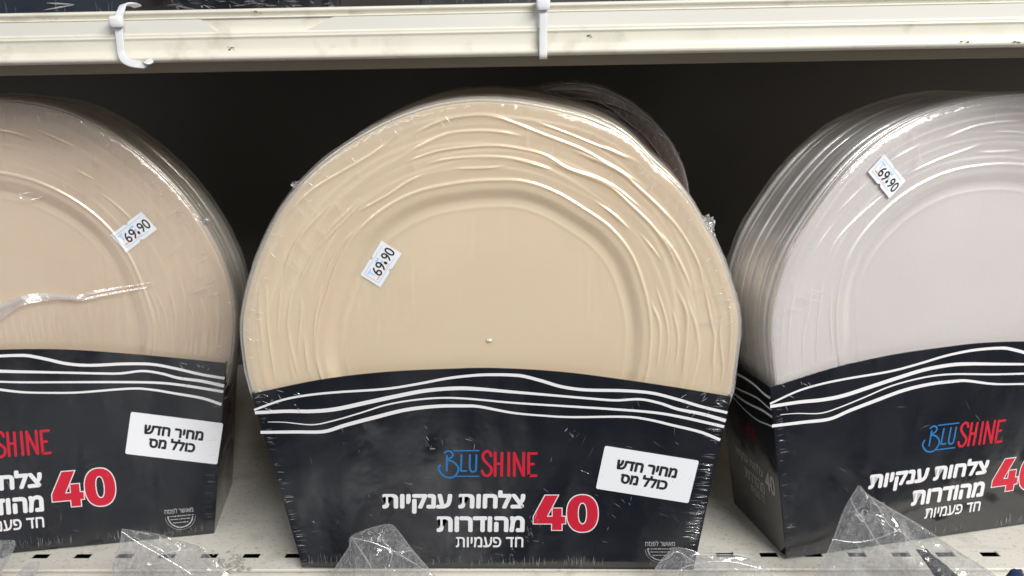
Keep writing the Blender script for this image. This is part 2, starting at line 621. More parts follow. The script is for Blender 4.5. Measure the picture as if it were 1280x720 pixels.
PX = 0.00049      # metres per photo pixel near the middle pack's print
STRIPES = [
    ([(318, 512), (352, 500), (382, 494), (420, 490), (480, 486), (520, 480), (560, 472.5), (595, 468.7), (620, 468), (640, 468.5), (655, 470), (678, 476), (702, 483), (732, 487), (780, 488), (815, 491), (847, 499), (877, 508), (909, 515.5)],
     [(0, 2.6), (0.3, 3.2), (0.55, 4.2), (0.75, 4.0), (1, 3.6)]),
    ([(319, 515.5), (357, 513.7), (390, 513.7), (420, 511), (460, 502.5), (495, 495), (532, 488), (570, 485), (600, 486), (640, 489.5), (690, 493.7), (740, 498), (770, 500), (800, 498.7), (825, 503.7), (847, 511), (877, 517), (907, 525.5)],
     [(0, 4.2), (0.2, 5.4), (0.45, 4.8), (0.6, 3), (0.8, 3.2), (1, 4.6)]),
    ([(335, 527), (357, 527.5), (390, 530.5), (415, 526), (450, 516), (482, 506), (515, 500), (550, 497), (585, 498), (640, 503), (702, 507), (765, 511), (815, 515), (852, 521), (905, 533)],
     [(0, 0.8), (0.15, 1.6), (0.4, 2.2), (0.7, 2.8), (1, 3.8)]),
    ([(326, 540), (370, 539.5), (405, 539), (432, 531), (470, 521), (507, 512), (545, 507.5), (580, 507), (600, 508), (640, 515.5), (677, 519), (715, 521), (780, 520.5), (810, 524), (840, 531), (875, 539.5), (900, 549.5)],
     [(0, 4.0), (0.25, 5.0), (0.45, 4.2), (0.6, 2.6), (0.8, 3.0), (1, 4.0)]),
]
TOP_EDGE = [(315, 492), (400, 474.5), (480, 465), (560, 461), (620, 460), (700, 464.5), (780, 474.5), (850, 485), (913, 495.5)]
top_loc = [loc(*p) for p in TOP_EDGE]
BL, BR = loc(379, 712), loc(866, 715)
BL, BR = (BL[0], 0.0), (BR[0], 0.0)
TL, TR = top_loc[0], top_loc[-1]
DEPTH = 0.074


def make_prints(parent, lean):
    """the printed face: thin ink sheets lying on the card"""
    Y = -0.0005

    def fin(mb, name, mats):
        mb.v = [(x, y + lean * z, z) for x, y, z in mb.v]
        return mb.build(name, mats, parent)

    mb = MB()
    for pts, wt in STRIPES:
        P = [Vector(loc(*p)).to_3d() for p in pts]
        C = catmull(P, 6)
        ribbon(mb, [(p.x, p.y) for p in C], [pl(wt, i / (len(C) - 1)) * PX * 1.05 for i in range(len(C))], Y, 0, cap=False)
    fin(mb, 'wave_stripes', M_WHITE_INK)

    mb = MB()                                                   # the two-word logo, drawn in strokes
    def z8(pts): return [Vector(loc(540 + a / 8, 545 + b / 8)).to_3d() for a, b in pts]
    def stroke(pts, wpx, mt, curved=False, y=Y):
        P = z8(pts)
        C = catmull(P, 6) if curved else P
        ribbon(mb, [(p.x, p.y) for p in C], wpx * PX, y, mt)
    bw = 2.5
    stroke([(150, 195), (148, 345)], bw, 0)
    stroke([(125, 165), (150, 148), (185, 150), (208, 175), (200, 205), (160, 232), (215, 255), (258, 300), (262, 345), (230, 395), (180, 412), (120, 395), (75, 345), (68, 315), (82, 285)], bw, 0, True, Y - 0.00003)
    stroke([(295, 185), (290, 345)], bw, 0)
    stroke([(290, 345), (345, 345)], bw, 0, y=Y - 0.00003)
    stroke([(380, 185), (378, 310), (395, 350), (420, 352), (440, 330), (445, 185)], bw, 0, True)
    stroke([(220, 143), (468, 143)], 1.9, 0)
    stroke([(248, 398), (468, 398)], 1.9, 0, y=Y - 0.00006)
    rw = 3.8
    stroke([(592, 195), (578, 160), (545, 150), (514, 178), (512, 218), (545, 265), (590, 312), (592, 358), (560, 392), (522, 385), (502, 345)], rw, 1, True)
    for i, sgm in enumerate(([(632, 162), (632, 392)], [(700, 165), (696, 392)], [(632, 272), (697, 272)], [(768, 165), (768, 392)],
                             [(823, 392), (823, 165)], [(823, 168), (912, 390)], [(915, 392), (917, 165)],
                             [(966, 168), (966, 392)], [(966, 172), (1045, 170)], [(966, 277), (1015, 277)], [(966, 394), (1042, 392)])):
        stroke(sgm, rw, 1, y=Y - 0.00003 * (i % 3))
    fin(mb, 'logo', [M_BLUE_INK, M_RED_INK])

    mb = MB()
    text_px(mb, 'צלחות ענקיות', 478, 655.5, 612.5, 641.5, Y, 0, 0.044, True)
    text_px(mb, 'מהודרות', 546, 655.5, 644.5, 664.5, Y, 0, 0.062, True)
    text_px(mb, 'חד פעמיות', 570, 654, 670.5, 683.5, Y, 0, 0.022, True)
    fin(mb, 'title_lettering', M_WHITE_INK)

    mb = MB()
    def z4(pts): return [Vector(loc(440 + a / 4, 600 + b / 4)) for a, b in pts]
    four = z4([(966, 75), (1030, 75), (974, 181), (1003, 181), (1003, 140), (1048, 140), (1048, 181), (1066, 181), (1066, 216), (1048, 216), (1048, 248), (1000, 248), (1000, 216), (908, 216), (908, 182)])
    n = len(four)
    cen = sum((0.5 * (a.x * b.y - b.x * a.y) for a, b in zip(four, four[1:] + four[:1])))
    sg = 1 if cen > 0 else -1
    big = []
    for k in range(n):
        d0, d1 = (four[k] - four[k - 1]).normalized(), (four[(k + 1) % n] - four[k]).normalized()
        n0, n1 = Vector((d0.y, -d0.x)) * sg, Vector((d1.y, -d1.x)) * sg
        m2 = (n0 + n1).normalized()
        big.append(four[k] + m2 * (1.25 * PX / max(0.45, m2.dot(n0))))
    mb.add([(p.x, Y, p.y) for p in big], [tuple(range(n))], 1)
    mb.add([(p.x, Y - 0.00006, p.y) for p in four], [tuple(range(n))], 0)
    N = 56

    def oval(rx, rz):
        out = []
        for k in range(N):
            a = 2 * math.pi * k / N
            c_, s_ = math.cos(a), math.sin(a)
            out.append((1152 + rx * math.copysign(abs(c_) ** 0.88, c_), 165 + rz * math.copysign(abs(s_) ** 0.88, s_)))
        return z4(out)
    for r_out, r_in, y, mt in (((82, 97), (18, 49), Y - 0.00003, 1), ((77, 92), (23, 54), Y - 0.00009, 0)):
        A, B = oval(*r_out), oval(*r_in)
        mb.add([(p.x, y, p.y) for p in A] + [(p.x, y, p.y) for p in B], [(k, (k + 1) % N, N + (k + 1) % N, N + k) for k in range(N)], mt)
    fin(mb, 'count_number', [M_RED_INK, M_WHITE_INK])

    mb = MB()                                                   # approval stamp: legible line, then a round seal of unreadably small words
    text_px(mb, 'מאושר לפסח', 806.5, 843.5, 675.5, 682, Y, 0, 0.0, True)
    rnd = random.Random(4)
    cx, cy = 826, 686
    for r in (19.5, 12.5):
        pts = [loc(cx + r * math.cos(a), cy + r * 0.85 * math.sin(a)) for a in [math.pi * k / 24 for k in range(25)]]
        if r > 15: ribbon(mb, pts, 0.35 * PX, Y)
    a = 0.12
    while a < math.pi - 0.1:
        d = rnd.uniform(0.05, 0.11)
        pts = [loc(cx + 16 * math.cos(t), cy + 16 * 0.85 * math.sin(t)) for t in (a, a + d / 2, a + d)]
        ribbon(mb, pts, rnd.uniform(1.2, 2.0) * PX, Y)
        a += d + rnd.uniform(0.03, 0.1)
    for row, xw in ((685.6, 17), (689.4, 13), (693.6, 10)):
        x = cx - xw
        while x < cx + xw - 1:
            d = rnd.uniform(1.0, 2.8)
            ribbon(mb, [loc(x, row), loc(x + d, row)], rnd.uniform(0.9, 1.5) * PX, Y, cap=False)
            x += d + rnd.uniform(0.5, 1.3)
    fin(mb, 'approval_stamp', M_GREY_INK)


def side_prints(parent, lean, side):
    """stripes and small writing that run round onto the card's side; s runs from the front edge to the back"""
    mb = MB()
    zs0 = [0.118, 0.114, 0.106, 0.101]
    top, bot = (TR if side > 0 else TL), (BR if side > 0 else BL)

    def pt(s, z, off=0.0005):
        x = bot[0] + (top[0] - bot[0]) * z / top[1]
        return (x + side * off, s + lean * z * (1 - s / DEPTH), z)
    for i, z0 in enumerate((0.1175, 0.1090, 0.1040, 0.0970)):
        n = 20
        wv = (0.0018, 0.0012, 0.0018, 0.0011)[i] / 2
        A, B = [], []
        for k in range(n + 1):
            s = 0.0003 + (DEPTH - 0.001) * k / n
            z = z0 + 0.003 * math.sin(s * 60 + i) * min(1, s * 60) + 0.002 * math.exp(-s * 120)
            A.append(pt(s, z + wv)); B.append(pt(s, z - wv))
        mb.add(A + B, [((k, k + 1, n + 2 + k, n + 1 + k) if side > 0 else (n + 1 + k, n + 2 + k, k + 1, k)) for k in range(n)], 0)

    def side_text(body, s0, s1, z0, z1, mt, off, rtl=True):
        v, f, _ = text2d(body, 0.0, rtl)
        for dx, dz, dy in bold_copies(off * (z1 - z0)):
            vs = []
            for a, b in v:
                s = s0 + (s1 - s0) * a + dx
                vs.append(pt(s if side > 0 else DEPTH - s, z0 + (z1 - z0) * b + dz, 0.0005 - dy))
            mb.add(vs, f, mt)
    side_text('SHINE', 0.030, 0.048, 0.073, 0.086, 1, 0.02, False)
    side_text('צלחות ענקיות', 0.014, 0.053, 0.048, 0.058, 2, 0.02)
    side_text('מהודרות', 0.026, 0.053, 0.037, 0.0455, 2, 0.02)
    side_text('חד פעמיות', 0.033, 0.052, 0.029, 0.035, 2, 0.0)
    side_text('40', 0.056, 0.068, 0.044, 0.058, 2, 0.03, False)
    mb.build('side_lettering', [M_WHITE_INK, M_DARKRED_INK, M_GREY_INK], parent)


def make_carton(parent, lean, m, depth=DEPTH):
    """open tapered card tray with an arched front"""
    mb = MB()
    front_t = []
    C = catmull([Vector((u, 0, z)) for u, z in top_loc], 5)
    n = len(C)
    rows = []
    NR = 10
    for j in range(NR + 1):
        t = j / NR
        row = []
        for i, p in enumerate(C):
            bx = BL[0] + (BR[0] - BL[0]) * i / (n - 1)
            z = p.z * t
            # the card bellies forward a little over the plates
            row.append((bx + (p.x - bx) * t, lean * z - 0.0, z))
        rows.append(row)
    mb.grid(rows)
    d = depth
    tl, tr = (TL[0], 0, TL[1]), (TR[0], 0, TR[1])
    for side, t, b in ((-1, tl, BL), (1, tr, BR)):
        rows = []
        for j in range(NR + 1):
            k = j / NR
            z = t[2] * k
            x = b[0] + (t[0] - b[0]) * k
            rr = []
            for q in range(9):
                s = q / 8
                rr.append((x, lean * z * (1 - s) + d * s, z * (1 - 0.0 * s)))
            rows.append(rr)
        mb.grid(rows, 0, flip=(side > 0) is False)
    mb.add([(BL[0], d, 0), (BR[0], d, 0), (TR[0], d, TR[1]), (TL[0], d, TL[1])], [(3, 2, 1, 0)])
    mb.add([(BL[0], 0, 0.0004), (BR[0], 0, 0.0004), (BR[0], d, 0.0004), (BL[0], d, 0.0004)], [(0, 1, 2, 3)])
    o = mb.build('carton', m, parent)
    sd = o.modifiers.new('card', 'SOLIDIFY')
    sd.thickness = 0.0007
    sd.offset = 0
    return o


# ------------------------------------------------------------------ plates
OUT_C = [(-173, .1600), (-169, .1596), (181, .1599), (176.9, .1601), (172, .1597), (167.3, .1586), (160, .1573), (153.2, .1565), (146, .1564), (137.4, .1557), (132, .1551), (124, .1539), (116, .1535), (108.8, .1536), (102, .1537), (91.4, .1533), (85.5, .1527), (75.5, .1524), (66.6, .1536), (60, .1536), (55, .1524), (50, .1505), (44, .1508), (39, .1511), (33.6, .1503), (29, .1507), (23, .1514), (16.5, .1519), (10, .1535), (5.5, .1538), (0, .1529), (-5.9, .1528), (-11.5, .1540), (-40, .150), (-90, .150), (-140, .152)]
WELL_C = [(23, .1012), (36, .1043), (47, .1053), (58, .1047), (70, .1063), (80, .1073), (90, .1064), (103, .1070), (116, .1096), (127, .1110), (138.6, .1118), (150, .1111), (158.6, .1102), (166, .1107), (175, .1126), (187, .1136), (0, .0985), (-10, .0985), (-45, .098), (-90, .098), (-135, .106)]
OUT_R = [(-173, .1527), (173, .1568), (160, .1577), (148, .1560), (127, .1554), (106, .1510), (91, .1500), (70, .152), (40, .154), (10, .155), (-20, .153), (-60, .150), (-120, .150)]
WELL_R = [(-177, .106), (154, .1165), (135, .1155), (114, .1115), (96, .1075), (70, .107), (30, .106), (0, .102), (-60, .095), (-120, .095)]
OUT_L = [(-10, .1560), (9, .1595), (22, .1595), (38, .1605), (54, .1625), (67, .1640), (80, .1605), (100, .158), (130, .157), (160, .156), (180, .155), (220, .152), (270, .152), (320, .153)]
WELL_L = [(-8, .1015), (15, .1015), (41, .1075), (65, .111), (83, .112), (120, .108), (180, .100), (250, .095), (310, .095)]
ZC = 0.155


class Plate:
    def __init__(s, out, well, seed, amp=0.0007, nr=8, traced=None):
        s.out, s.well = out, well
        s.traced = []
        for pts, a, sg in traced or []:                 # moulded grain lines: (polar angle, radius) runs
            run = []
            for p in catmull([Vector((u, z - ZC, 0)) for u, z in pts], 6):
                run.append((math.atan2(p.y, p.x) % (2 * math.pi), math.hypot(p.x, p.y)))
            if max(t for t, _ in run) - min(t for t, _ in run) > math.pi:
                run = [(t - 2 * math.pi if t > math.pi else t, r) for t, r in run]
            run.sort()
            s.traced.append((run, a, sg))
        rnd = random.Random(seed)
        s.ridges = []
        for j in range(nr):
            base = 0.10 + 0.80 * j / max(nr - 1, 1)
            comp = [(k, rnd.uniform(0.25, 1.0) * (0.05 if traced else 0.085) / (k ** 0.55), rnd.uniform(0, 6.283)) for k in (1, 2, 3, 4, 5, 7)]
            ac = [(k, rnd.uniform(0, 6.283)) for k in (1, 2, 3, 5)]
            s.ridges.append((base, comp, ac, rnd.uniform(0.55, 1.2) * (0.30 if traced else 1), rnd.uniform(0.00055, 0.0010) * (1.7 if traced else 1)))
        s.amp = amp

    def R(s, th): return interp(s.out, math.degrees(th))
    def W(s, th): return interp(s.well, math.degrees(th))

    def height(s, r, th, Rr=None, Wr=None, det=True):
        Rr = Rr or s.R(th)
        Wr = Wr or s.W(th)
        if r <= Wr:
            q = r / Wr
            if q < 0.88: h = -0.0031
            elif q < 0.965:
                k = (q - 0.88) / 0.085
                h = -0.0031 + 0.0027 * (k * k * (3 - 2 * k))
            else: h = -0.0004 + 0.0003 * (q - 0.965) / 0.035
            h += 0.00018 * math.exp(-((q - 0.845) / 0.010) ** 2)
            h += 0.0007 * math.exp(-((r - Wr) / 0.0009) ** 2)
            return h
        p = (r - Wr) / (Rr - Wr)
        h = -0.0002 + 0.0030 * p + 0.0007 * math.exp(-((r - Wr) / 0.0009) ** 2)
        if p > 0.965: h -= 0.0045 * ((p - 0.965) / 0.035) ** 2
        if det:
            edge = min(1, (1 - p) / 0.10) * min(1, p / 0.05)
            for run, a, sg in s.traced:
                t = th
                if t > run[-1][0] + 0.05: t -= 2 * math.pi
                if t < run[0][0] or t > run[-1][0]: continue
                d = r - pl(run, t)
                if abs(d) < 4 * sg:
                    e = min(t - run[0][0], run[-1][0] - t) / 0.10
                    h += s.amp * a * min(1, e) ** 0.8 * edge * math.exp(-(d / (sg * (0.9 if d > 0 else 1.2))) ** 2)
            for base, comp, ac, a, sg in s.ridges:
                c = base + sum(A * math.sin(k * th + f) for k, A, f in comp)
                d = (p - c) * (Rr - Wr)
                if abs(d) < 4.5 * sg:
                    am = 0.5 + 0.28 * sum(math.sin(k * th + f) for k, f in ac)
                    am = max(0.0, min(1.2, am))
                    # one steep side, one soft side
                    ss = sg * (0.75 if d > 0 else 1.9)
                    h += s.amp * a * am * edge * math.exp(-(d / ss) ** 2)
        return h

    def front(s, parent, m, y0, nth=480, lip=None):
        mb = MB()
        qs = [0.0001] + [0.2, 0.4, 0.6, 0.75, 0.82] + [0.83 + 0.17 * k / 24 for k in range(25)]
        ps = [k / 135 for k in range(1, 136)]
        rows = []
        for i in range(nth + 1):
            th = 2 * math.pi * i / nth
            Rr, Wr = s.R(th), s.W(th)
            row = []
            c, sn = math.cos(th), math.sin(th)
            for r in [q * Wr for q in qs] + [Wr + p * (Rr - Wr) for p in ps]:
                row.append((r * c, y0 - s.height(r, th, Rr, Wr), ZC + r * sn))
            row.append(((Rr + 0.0004) * c, y0 + 0.0012, ZC + (Rr + 0.0004) * sn))
            row.append(((Rr - 0.0006) * c, y0 + 0.0022, ZC + (Rr - 0.0006) * sn))
            rows.append(row)
        mb.grid(rows)
        return mb.build('plate', m, parent, smooth=True)

    def stack_mesh(s, name, nth=200):
        """the plates under the front one: all that can be seen of them is the rim"""
        mb = MB()
        rows = []
        for i in range(nth + 1):
            th = 2 * math.pi * i / nth
            Rr, Wr = s.R(th), s.W(th)
            c, sn = math.cos(th), math.sin(th)
            prof = [(Wr * 0.85, 0.0085), (Wr, 0.0006), (Rr * 0.97, -0.0014), (Rr - 0.0010, -0.0010), (Rr, 0.0001), (Rr - 0.0002, 0.0007), (Rr - 0.0014, 0.0006), (Rr * 0.97, -0.0004), (Wr, 0.0014)]
            rows.append([(r * c, y, ZC + r * sn) for r, y in prof])
        mb.grid(rows)
        return mb.build(name, M_BLACK, None, smooth=True)


def surf(plate, u, z):
    r = math.hypot(u, z - ZC)
    th = math.atan2(z - ZC, u)
    return plate.height(r, th, det=False)


# ------------------------------------------------------------------ stickers
def sticker_axes(to_local, c):
    """c: photo corners in the order start-top, end-top, end-bottom, start-bottom of the text direction"""
    P = [Vector(to_local(*q)) for q in c]
    o = (P[0] + P[1] + P[2] + P[3]) / 4
    ex = ((P[1] - P[0]) + (P[2] - P[3])) / 2
    ez = ((P[0] - P[3]) + (P[1] - P[2])) / 2
    ez = ez - ex * (ez.dot(ex) / ex.dot(ex))
    return o, ex, ez


def price_sticker(parent, to_local, corners, yfun):
    o, ex, ez = sticker_axes(to_local, corners)

    def P(a, b, lift=0.0):
        q = o + ex * a + ez * b
        return (q.x, yfun(q.x, q.y) - 0.0006 - lift, q.y)
    mb = MB()
    nx, nz_ = 24, 12
    prof = lambda a: 0.5 - 0.10 * max(0, 1 - (abs(a) / 0.045) ** 2) if abs(a) < 0.045 else 0.5
    rows = [[P(-0.5 + i / nx, (-1 + 2 * j / nz_) * prof(-0.5 + i / nx)) for i in range(nx + 1)] for j in range(nz_ + 1)]
    mb.grid(rows)
    st = mb.build('price_sticker', M_STICKER, parent)
    mb = MB()

    def txt(body, a0, a1, b0, b1, mt, off, lift):
        v, f, _ = text2d(body)
        for dx, dz, dy in bold_copies(off):
            mb.add([P(a0 + (a1 - a0) * s + dx * 0.5, b0 + (b1 - b0) * t + dz, lift - dy) for s, t in v], f, mt)

    def line(p, q, wv, mt, lift):
        p, q = Vector(p), Vector(q)
        d = (q - p)
        nn = Vector((-d.y / ez.length * ex.length * 0 - d.y, d.x))
        nn = nn / max(nn.length, 1e-9) * wv
        pts = [p + nn, q + nn, q - nn, p - nn]
        mb.add([P(a.x, a.y, lift) for a in pts], [(3, 2, 1, 0)], mt)
    line((-0.42, 0.36), (0.40, 0.36), 0.012, 1, 0.00008)            # pale printed frame
    line((-0.42, -0.34), (0.30, -0.34), 0.012, 1, 0.00008)
    line((-0.42, 0.36), (-0.42, -0.34), 0.006, 1, 0.00008)
    line((-0.39, 0.24), (-0.24, 0.24), 0.03, 1, 0.00011)            # faint shop mark under the price
    line((-0.315, 0.22), (-0.315, -0.02), 0.014, 1, 0.00011)
    line((-0.02, 0.22), (0.10, 0.22), 0.05, 1, 0.00011)
    line((-0.02, 0.02), (0.10, 0.02), 0.05, 1, 0.00011)
    line((-0.38, -0.22), (-0.24, -0.22), 0.03, 2, 0.00011)
    line((-0.10, -0.27), (0.12, -0.27), 0.012, 2, 0.00011)
    for body, a0, a1 in (('6', -0.27, -0.13), ('9', -0.11, 0.03), ('9', 0.16, 0.29), ('0', 0.31, 0.45)):
        txt(body, a0, a1, -0.26, 0.20, 0, 0.004, 0.0002)
    txt('.', 0.07, 0.115, -0.20, -0.08, 0, 0.02, 0.0002)
    mb.build('price_lettering', [M_BLACK_INK, M_PALEBLUE_INK, M_ORANGE_INK], st)
    return st


def notice_sticker(parent, to_local, corners, lean):
    o, ex, ez = sticker_axes(to_local, corners)

    def P(a, b, y):
        q = o + ex * a + ez * b
        return (q.x, y + lean * q.y, q.y)
    mb = MB()
    Y = -0.0011
    n = 6
    rim = []
    rx, rz = 0.02, 0.045
    for cx_, cz_, a0 in ((0.5 - rx, 0.5 - rz, 0), (-0.5 + rx, 0.5 - rz, 90), (-0.5 + rx, -0.5 + rz, 180), (0.5 - rx, -0.5 + rz, 270)):
        for k in range(n + 1):
            a = R_(a0 + 90 * k / n)
            rim.append((cx_ + rx * math.cos(a), cz_ + rz * math.sin(a)))
    m_ = len(rim)
    mb.add([P(a, b, Y) for a, b in rim] + [P(a, b, Y + 0.0002) for a, b in rim],
           [tuple(range(m_))[::-1]] + [(i, (i + 1) % m_, m_ + (i + 1) % m_, m_ + i) for i in range(m_)])
    st = mb.build('notice_sticker', M_STICKER, parent)
    mb = MB()
    for body, a0, a1, b0, b1 in (('מחיר חדש', -0.33, 0.30, 0.04, 0.24), ('כולל מס', -0.26, 0.23, -0.27, -0.02)):
        v, f, _ = text2d(body, 0.0, True)
        for dx, dz, dy in bold_copies(0.014):
            mb.add([P(a0 + (a1 - a0) * s + dx * 0.5, b0 + (b1 - b0) * t + dz, Y - 0.0002 + dy) for s, t in v], f)
    mb.build('notice_lettering', M_BLACK_INK, st)
    return st


# ------------------------------------------------------------------ shrink wrap
def wrinkle(mb, p0, p1, nrm, w_, h_, mt=1):
    if isinstance(mt, float): mt = 2 if (abs(p0[0]) * 7919 + abs(p0[2]) * 104729) % 1 < mt else 1
    """a raised crease of film: a thin ridge tapering at both ends"""
    p0, p1, nrm = Vector(p0), Vector(p1), Vector(nrm).normalized()
    d = p1 - p0
    s = d.cross(nrm)
    if s.length < 1e-9: return
    s.normalize()
    vs = [p0]
    for t, k in ((0.3, 0.8), (0.6, 1.0), (0.85, 0.6)):
        c = p0 + d * t
        vs += [c - s * w_ / 2 * k, c + nrm * h_ * k, c + s * w_ / 2 * k]
    vs.append(p1)
    mb.add(vs, [(0, 2, 1), (0, 3, 2), (1, 2, 5, 4), (2, 3, 6, 5), (4, 5, 8, 7), (5, 6, 9, 8), (7, 8, 10), (8, 9, 10)], mt)


def crumple_flap(mb, base, out, along, size_o, size_a, seed, mt=1):
    """a puckered tab where the film was sealed"""
    base, out, along = Vector(base), Vector(out).normalized(), Vector(along).normalized()
    nrm = out.cross(along)
    rnd = random.Random(seed)
    n = 10
    rows = []
    sd = rnd.uniform(0, 50)
    for i in range(n + 1):
        t = i / n
        row = []
        for j in range(n + 1):
            s = j / n - 0.5
            q = noise.noise(Vector((t * 3 + sd, s * 5, sd)))
            q2 = noise.noise(Vector((t * 6 + sd, s * 9, sd + 9)))
            lenf = 1 - 1.6 * s * s + 0.35 * q2
            row.append(base + out * (t * size_o * lenf) + along * (s * size_a * (1 - 0.35 * t) + 0.0012 * q2 * t) + nrm * (0.004 * q * (0.4 + t)))
        rows.append(row)
    mb.grid(rows, mt)


def make_wrap(parent, plate, y0, depth, lean, seed, th0=-14, th1=194, tabs=(), density=1.0, extra=None, front_patches=None, edges=(1, 1), pleats=0, shear=(0, 0)):
    mb = MB()
    rnd = random.Random(seed)
    NT = 420
    prof = [(-0.016, -0.0042, 0.0), (-0.012, -0.0044, 0.25), (-0.009, -0.0046, 0.5), (-0.006, -0.0046, 0.75), (-0.0035, -0.0042, 1), (-0.0015, -0.0034, 1), (0.0006, -0.0016, 1), (0.0016, 0.0010, 1)]
    m_ = 16
    for k in range(1, m_ + 1):
        t = k / m_
        prof.append((0.0016 - 0.0022 * math.sin(math.pi * t) * 0.35, 0.0010 + (depth - 0.004) * t, 1))
    prof += [(-0.001, depth + 0.001, 1), (-0.006, depth + 0.003, 1), (-0.018, depth + 0.0035, 1)]
    rows, fades = [], []
    for i in range(NT + 1):
        th = R_(th0 + (th1 - th0) * i / NT)
        Rr = plate.R(th)
        c, sn = math.cos(th), math.sin(th)
        row, fd = [], []
        patch = max(0, noise.noise(Vector((th * 2.2, seed, 0))))
        for k, (dr, dy, f) in enumerate(prof):
            g = noise.noise(Vector((th * 46, seed * 3.1, dy * 30)))
            g2 = noise.noise(Vector((th * 9, seed * 1.7, dy * 60)))
            fr = 1 if dy < 0.004 else 0.55
            off = (0.0009 * g * (0.2 + patch * 1.6) * fr + 0.0007 * g2 * (1.0 if dy > 0.004 else 0.5))
            off = off if dr > -0.003 else 0.0
            yy = y0 + dy - (0.0012 * g * patch if dr < 0 else 0)
            sh = max(0, dy) / depth
            row.append(((Rr + dr + off + 0.0004) * c + shear[0] * sh, yy, ZC + (Rr + dr + off + 0.0004) * sn + shear[1] * sh))
            fd.append(f)
        rows.append(row)
        fades.append(fd)
    mb.grid(rows, 0, fades)
    # gathers on the face near the rim
    for _ in range(int(230 * density)):
        th = R_(rnd.uniform(th0 + 4, th1 - 4))
        w8 = noise.noise(Vector((th * 2.6, seed * 2.3, 4)))
        if front_patches:
            w8 = max(interp(front_patches, math.degrees(th)) * 1.2 - 0.5, w8 - 0.3)
        if w8 + 0.15 < rnd.uniform(-0.2, 0.9): continue
        Rr = plate.R(th)
        r1 = Rr - rnd.uniform(0.0005, 0.009)
        ln = rnd.uniform(0.002, 0.007)
        dth = rnd.gauss(0, 0.012)
        p0 = (r1 * math.cos(th), y0 - 0.0046, ZC + r1 * math.sin(th))
        p1 = ((r1 - ln) * math.cos(th + dth), y0 - 0.0046, ZC + (r1 - ln) * math.sin(th + dth))
        wrinkle(mb, p0, p1, (0, -1, 0), rnd.uniform(0.0003, 0.0007), rnd.uniform(0.0002, 0.0005), 0.45)
    # creases running over the side of the stack
    for _ in range(int(60 * density)):
        th = R_(rnd.uniform(th0 + 6, th1 - 6))
        Rr = plate.R(th) + 0.0022
        ya = rnd.uniform(0.012, depth - 0.016)
        da = rnd.gauss(0, 0.05)
        nn = Vector((math.cos(th), 0, math.sin(th)))
        p0 = nn * Rr + Vector((0, y0 + ya, ZC))
        n2 = Vector((math.cos(th + da), 0, math.sin(th + da)))
        p1 = n2 * (plate.R(th + da) + 0.0022) + Vector((0, y0 + ya + rnd.uniform(-0.01, 0.012), ZC))
        wrinkle(mb, p0, p1, nn, 0.0005, 0.0003)
    # gathers along the carton's slanted edges, its foot and its upper corners
    for side, top, bot in ((-1, TL, BL), (1, TR, BR)):
        for _ in range(int(70 * density * edges[0 if side < 0 else 1])):
            k = rnd.random()
            z = top[1] * k
            if noise.noise(Vector((k * 5, seed, side * 3))) < rnd.uniform(-0.6, 0.25): continue
            x = bot[0] + (top[0] - bot[0]) * k - side * rnd.uniform(0.0002, 0.002)
            ln = rnd.uniform(0.0025, 0.008 + 0.004 * (edges[0 if side < 0 else 1] > 1.5))
            wrinkle(mb, (x, lean * z - 0.0012, z), (x - side * ln, lean * (z + 0.001) - 0.0012, z + rnd.gauss(0.0003, 0.0005)), (0, -1, 0), rnd.uniform(0.0002, 0.0004), 0.0002, 0.7)
    for _ in range(int(300 * density)):
        u = rnd.uniform(BL[0] + 0.004, BR[0] - 0.004)
        if noise.noise(Vector((u * 30, seed * 1.3, 7))) < rnd.uniform(-0.35, 0.35): continue
        z = rnd.uniform(0.0015, 0.004)
        wrinkle(mb, (u, lean * z - 0.0012, z), (u + rnd.gauss(0, 0.0008), lean * z - 0.0012, z + rnd.uniform(0.003, 0.009)), (0, -1, 0), rnd.uniform(0.00018, 0.00035), 0.00015, 0.85)
    for side, top in ((-1, TL), (1, TR)):
        for _ in range(int(14 * density)):
            x = top[0] - side * rnd.uniform(0.001, 0.03)
            z = top[1] + rnd.uniform(-0.013, 0.004)
            a = rnd.uniform(0.2, 1.2) * (1 if rnd.random() < 0.7 else -1)
            ln = rnd.uniform(0.002, 0.006)
            wrinkle(mb, (x, lean * z - 0.0013, z), (x - side * ln * math.cos(a), lean * z - 0.0013, z - ln * math.sin(a)), (0, -1, 0), 0.0005, 0.0003)
    # faint scuffs over the printed face
    for _ in range(int(46 * density)):
        u, z = rnd.uniform(BL[0] + 0.01, BR[0] - 0.01), rnd.uniform(0.008, 0.105)
        a = rnd.uniform(0, 3.14)
        ln = rnd.uniform(0.002, 0.010)
        wrinkle(mb, (u, lean * z - 0.0012, z), (u + ln * math.cos(a), lean * (z + ln * math.sin(a)) - 0.0012, z + ln * math.sin(a)), (0, -1, 0), rnd.uniform(0.00015, 0.0003), 0.00015, 0.8)
    # pale crease strip added as the film's highlight along the rim
    run = []
    for i in range(261):
        th = R_(-12 + 204 * i / 260)
        Rr = plate.R(th) - 0.0004 + 0.0005 * noise.noise(Vector((th * 20, seed, 1)))
        run.append((Rr * math.cos(th), Rr * math.sin(th), 0.0004 + 0.0005 * max(0, 0.5 + noise.noise(Vector((th * 5, seed, 8))))))
    for (a, b, w0), (c, d, w1) in zip(run, run[1:]):
        p, q = Vector((a, 0, b)), Vector((c, 0, d))
        n0, n1 = p.normalized(), q.normalized()
        o = Vector((0, y0 - 0.0030, ZC)); up = Vector((0, -0.0005, 0))
        mb.add([p - n0 * w0 + o, p + o + up, p + n0 * w0 + o, q - n1 * w1 + o, q + o + up, q + n1 * w1 + o], [(0, 3, 4, 1), (1, 4, 5, 2)], 1)
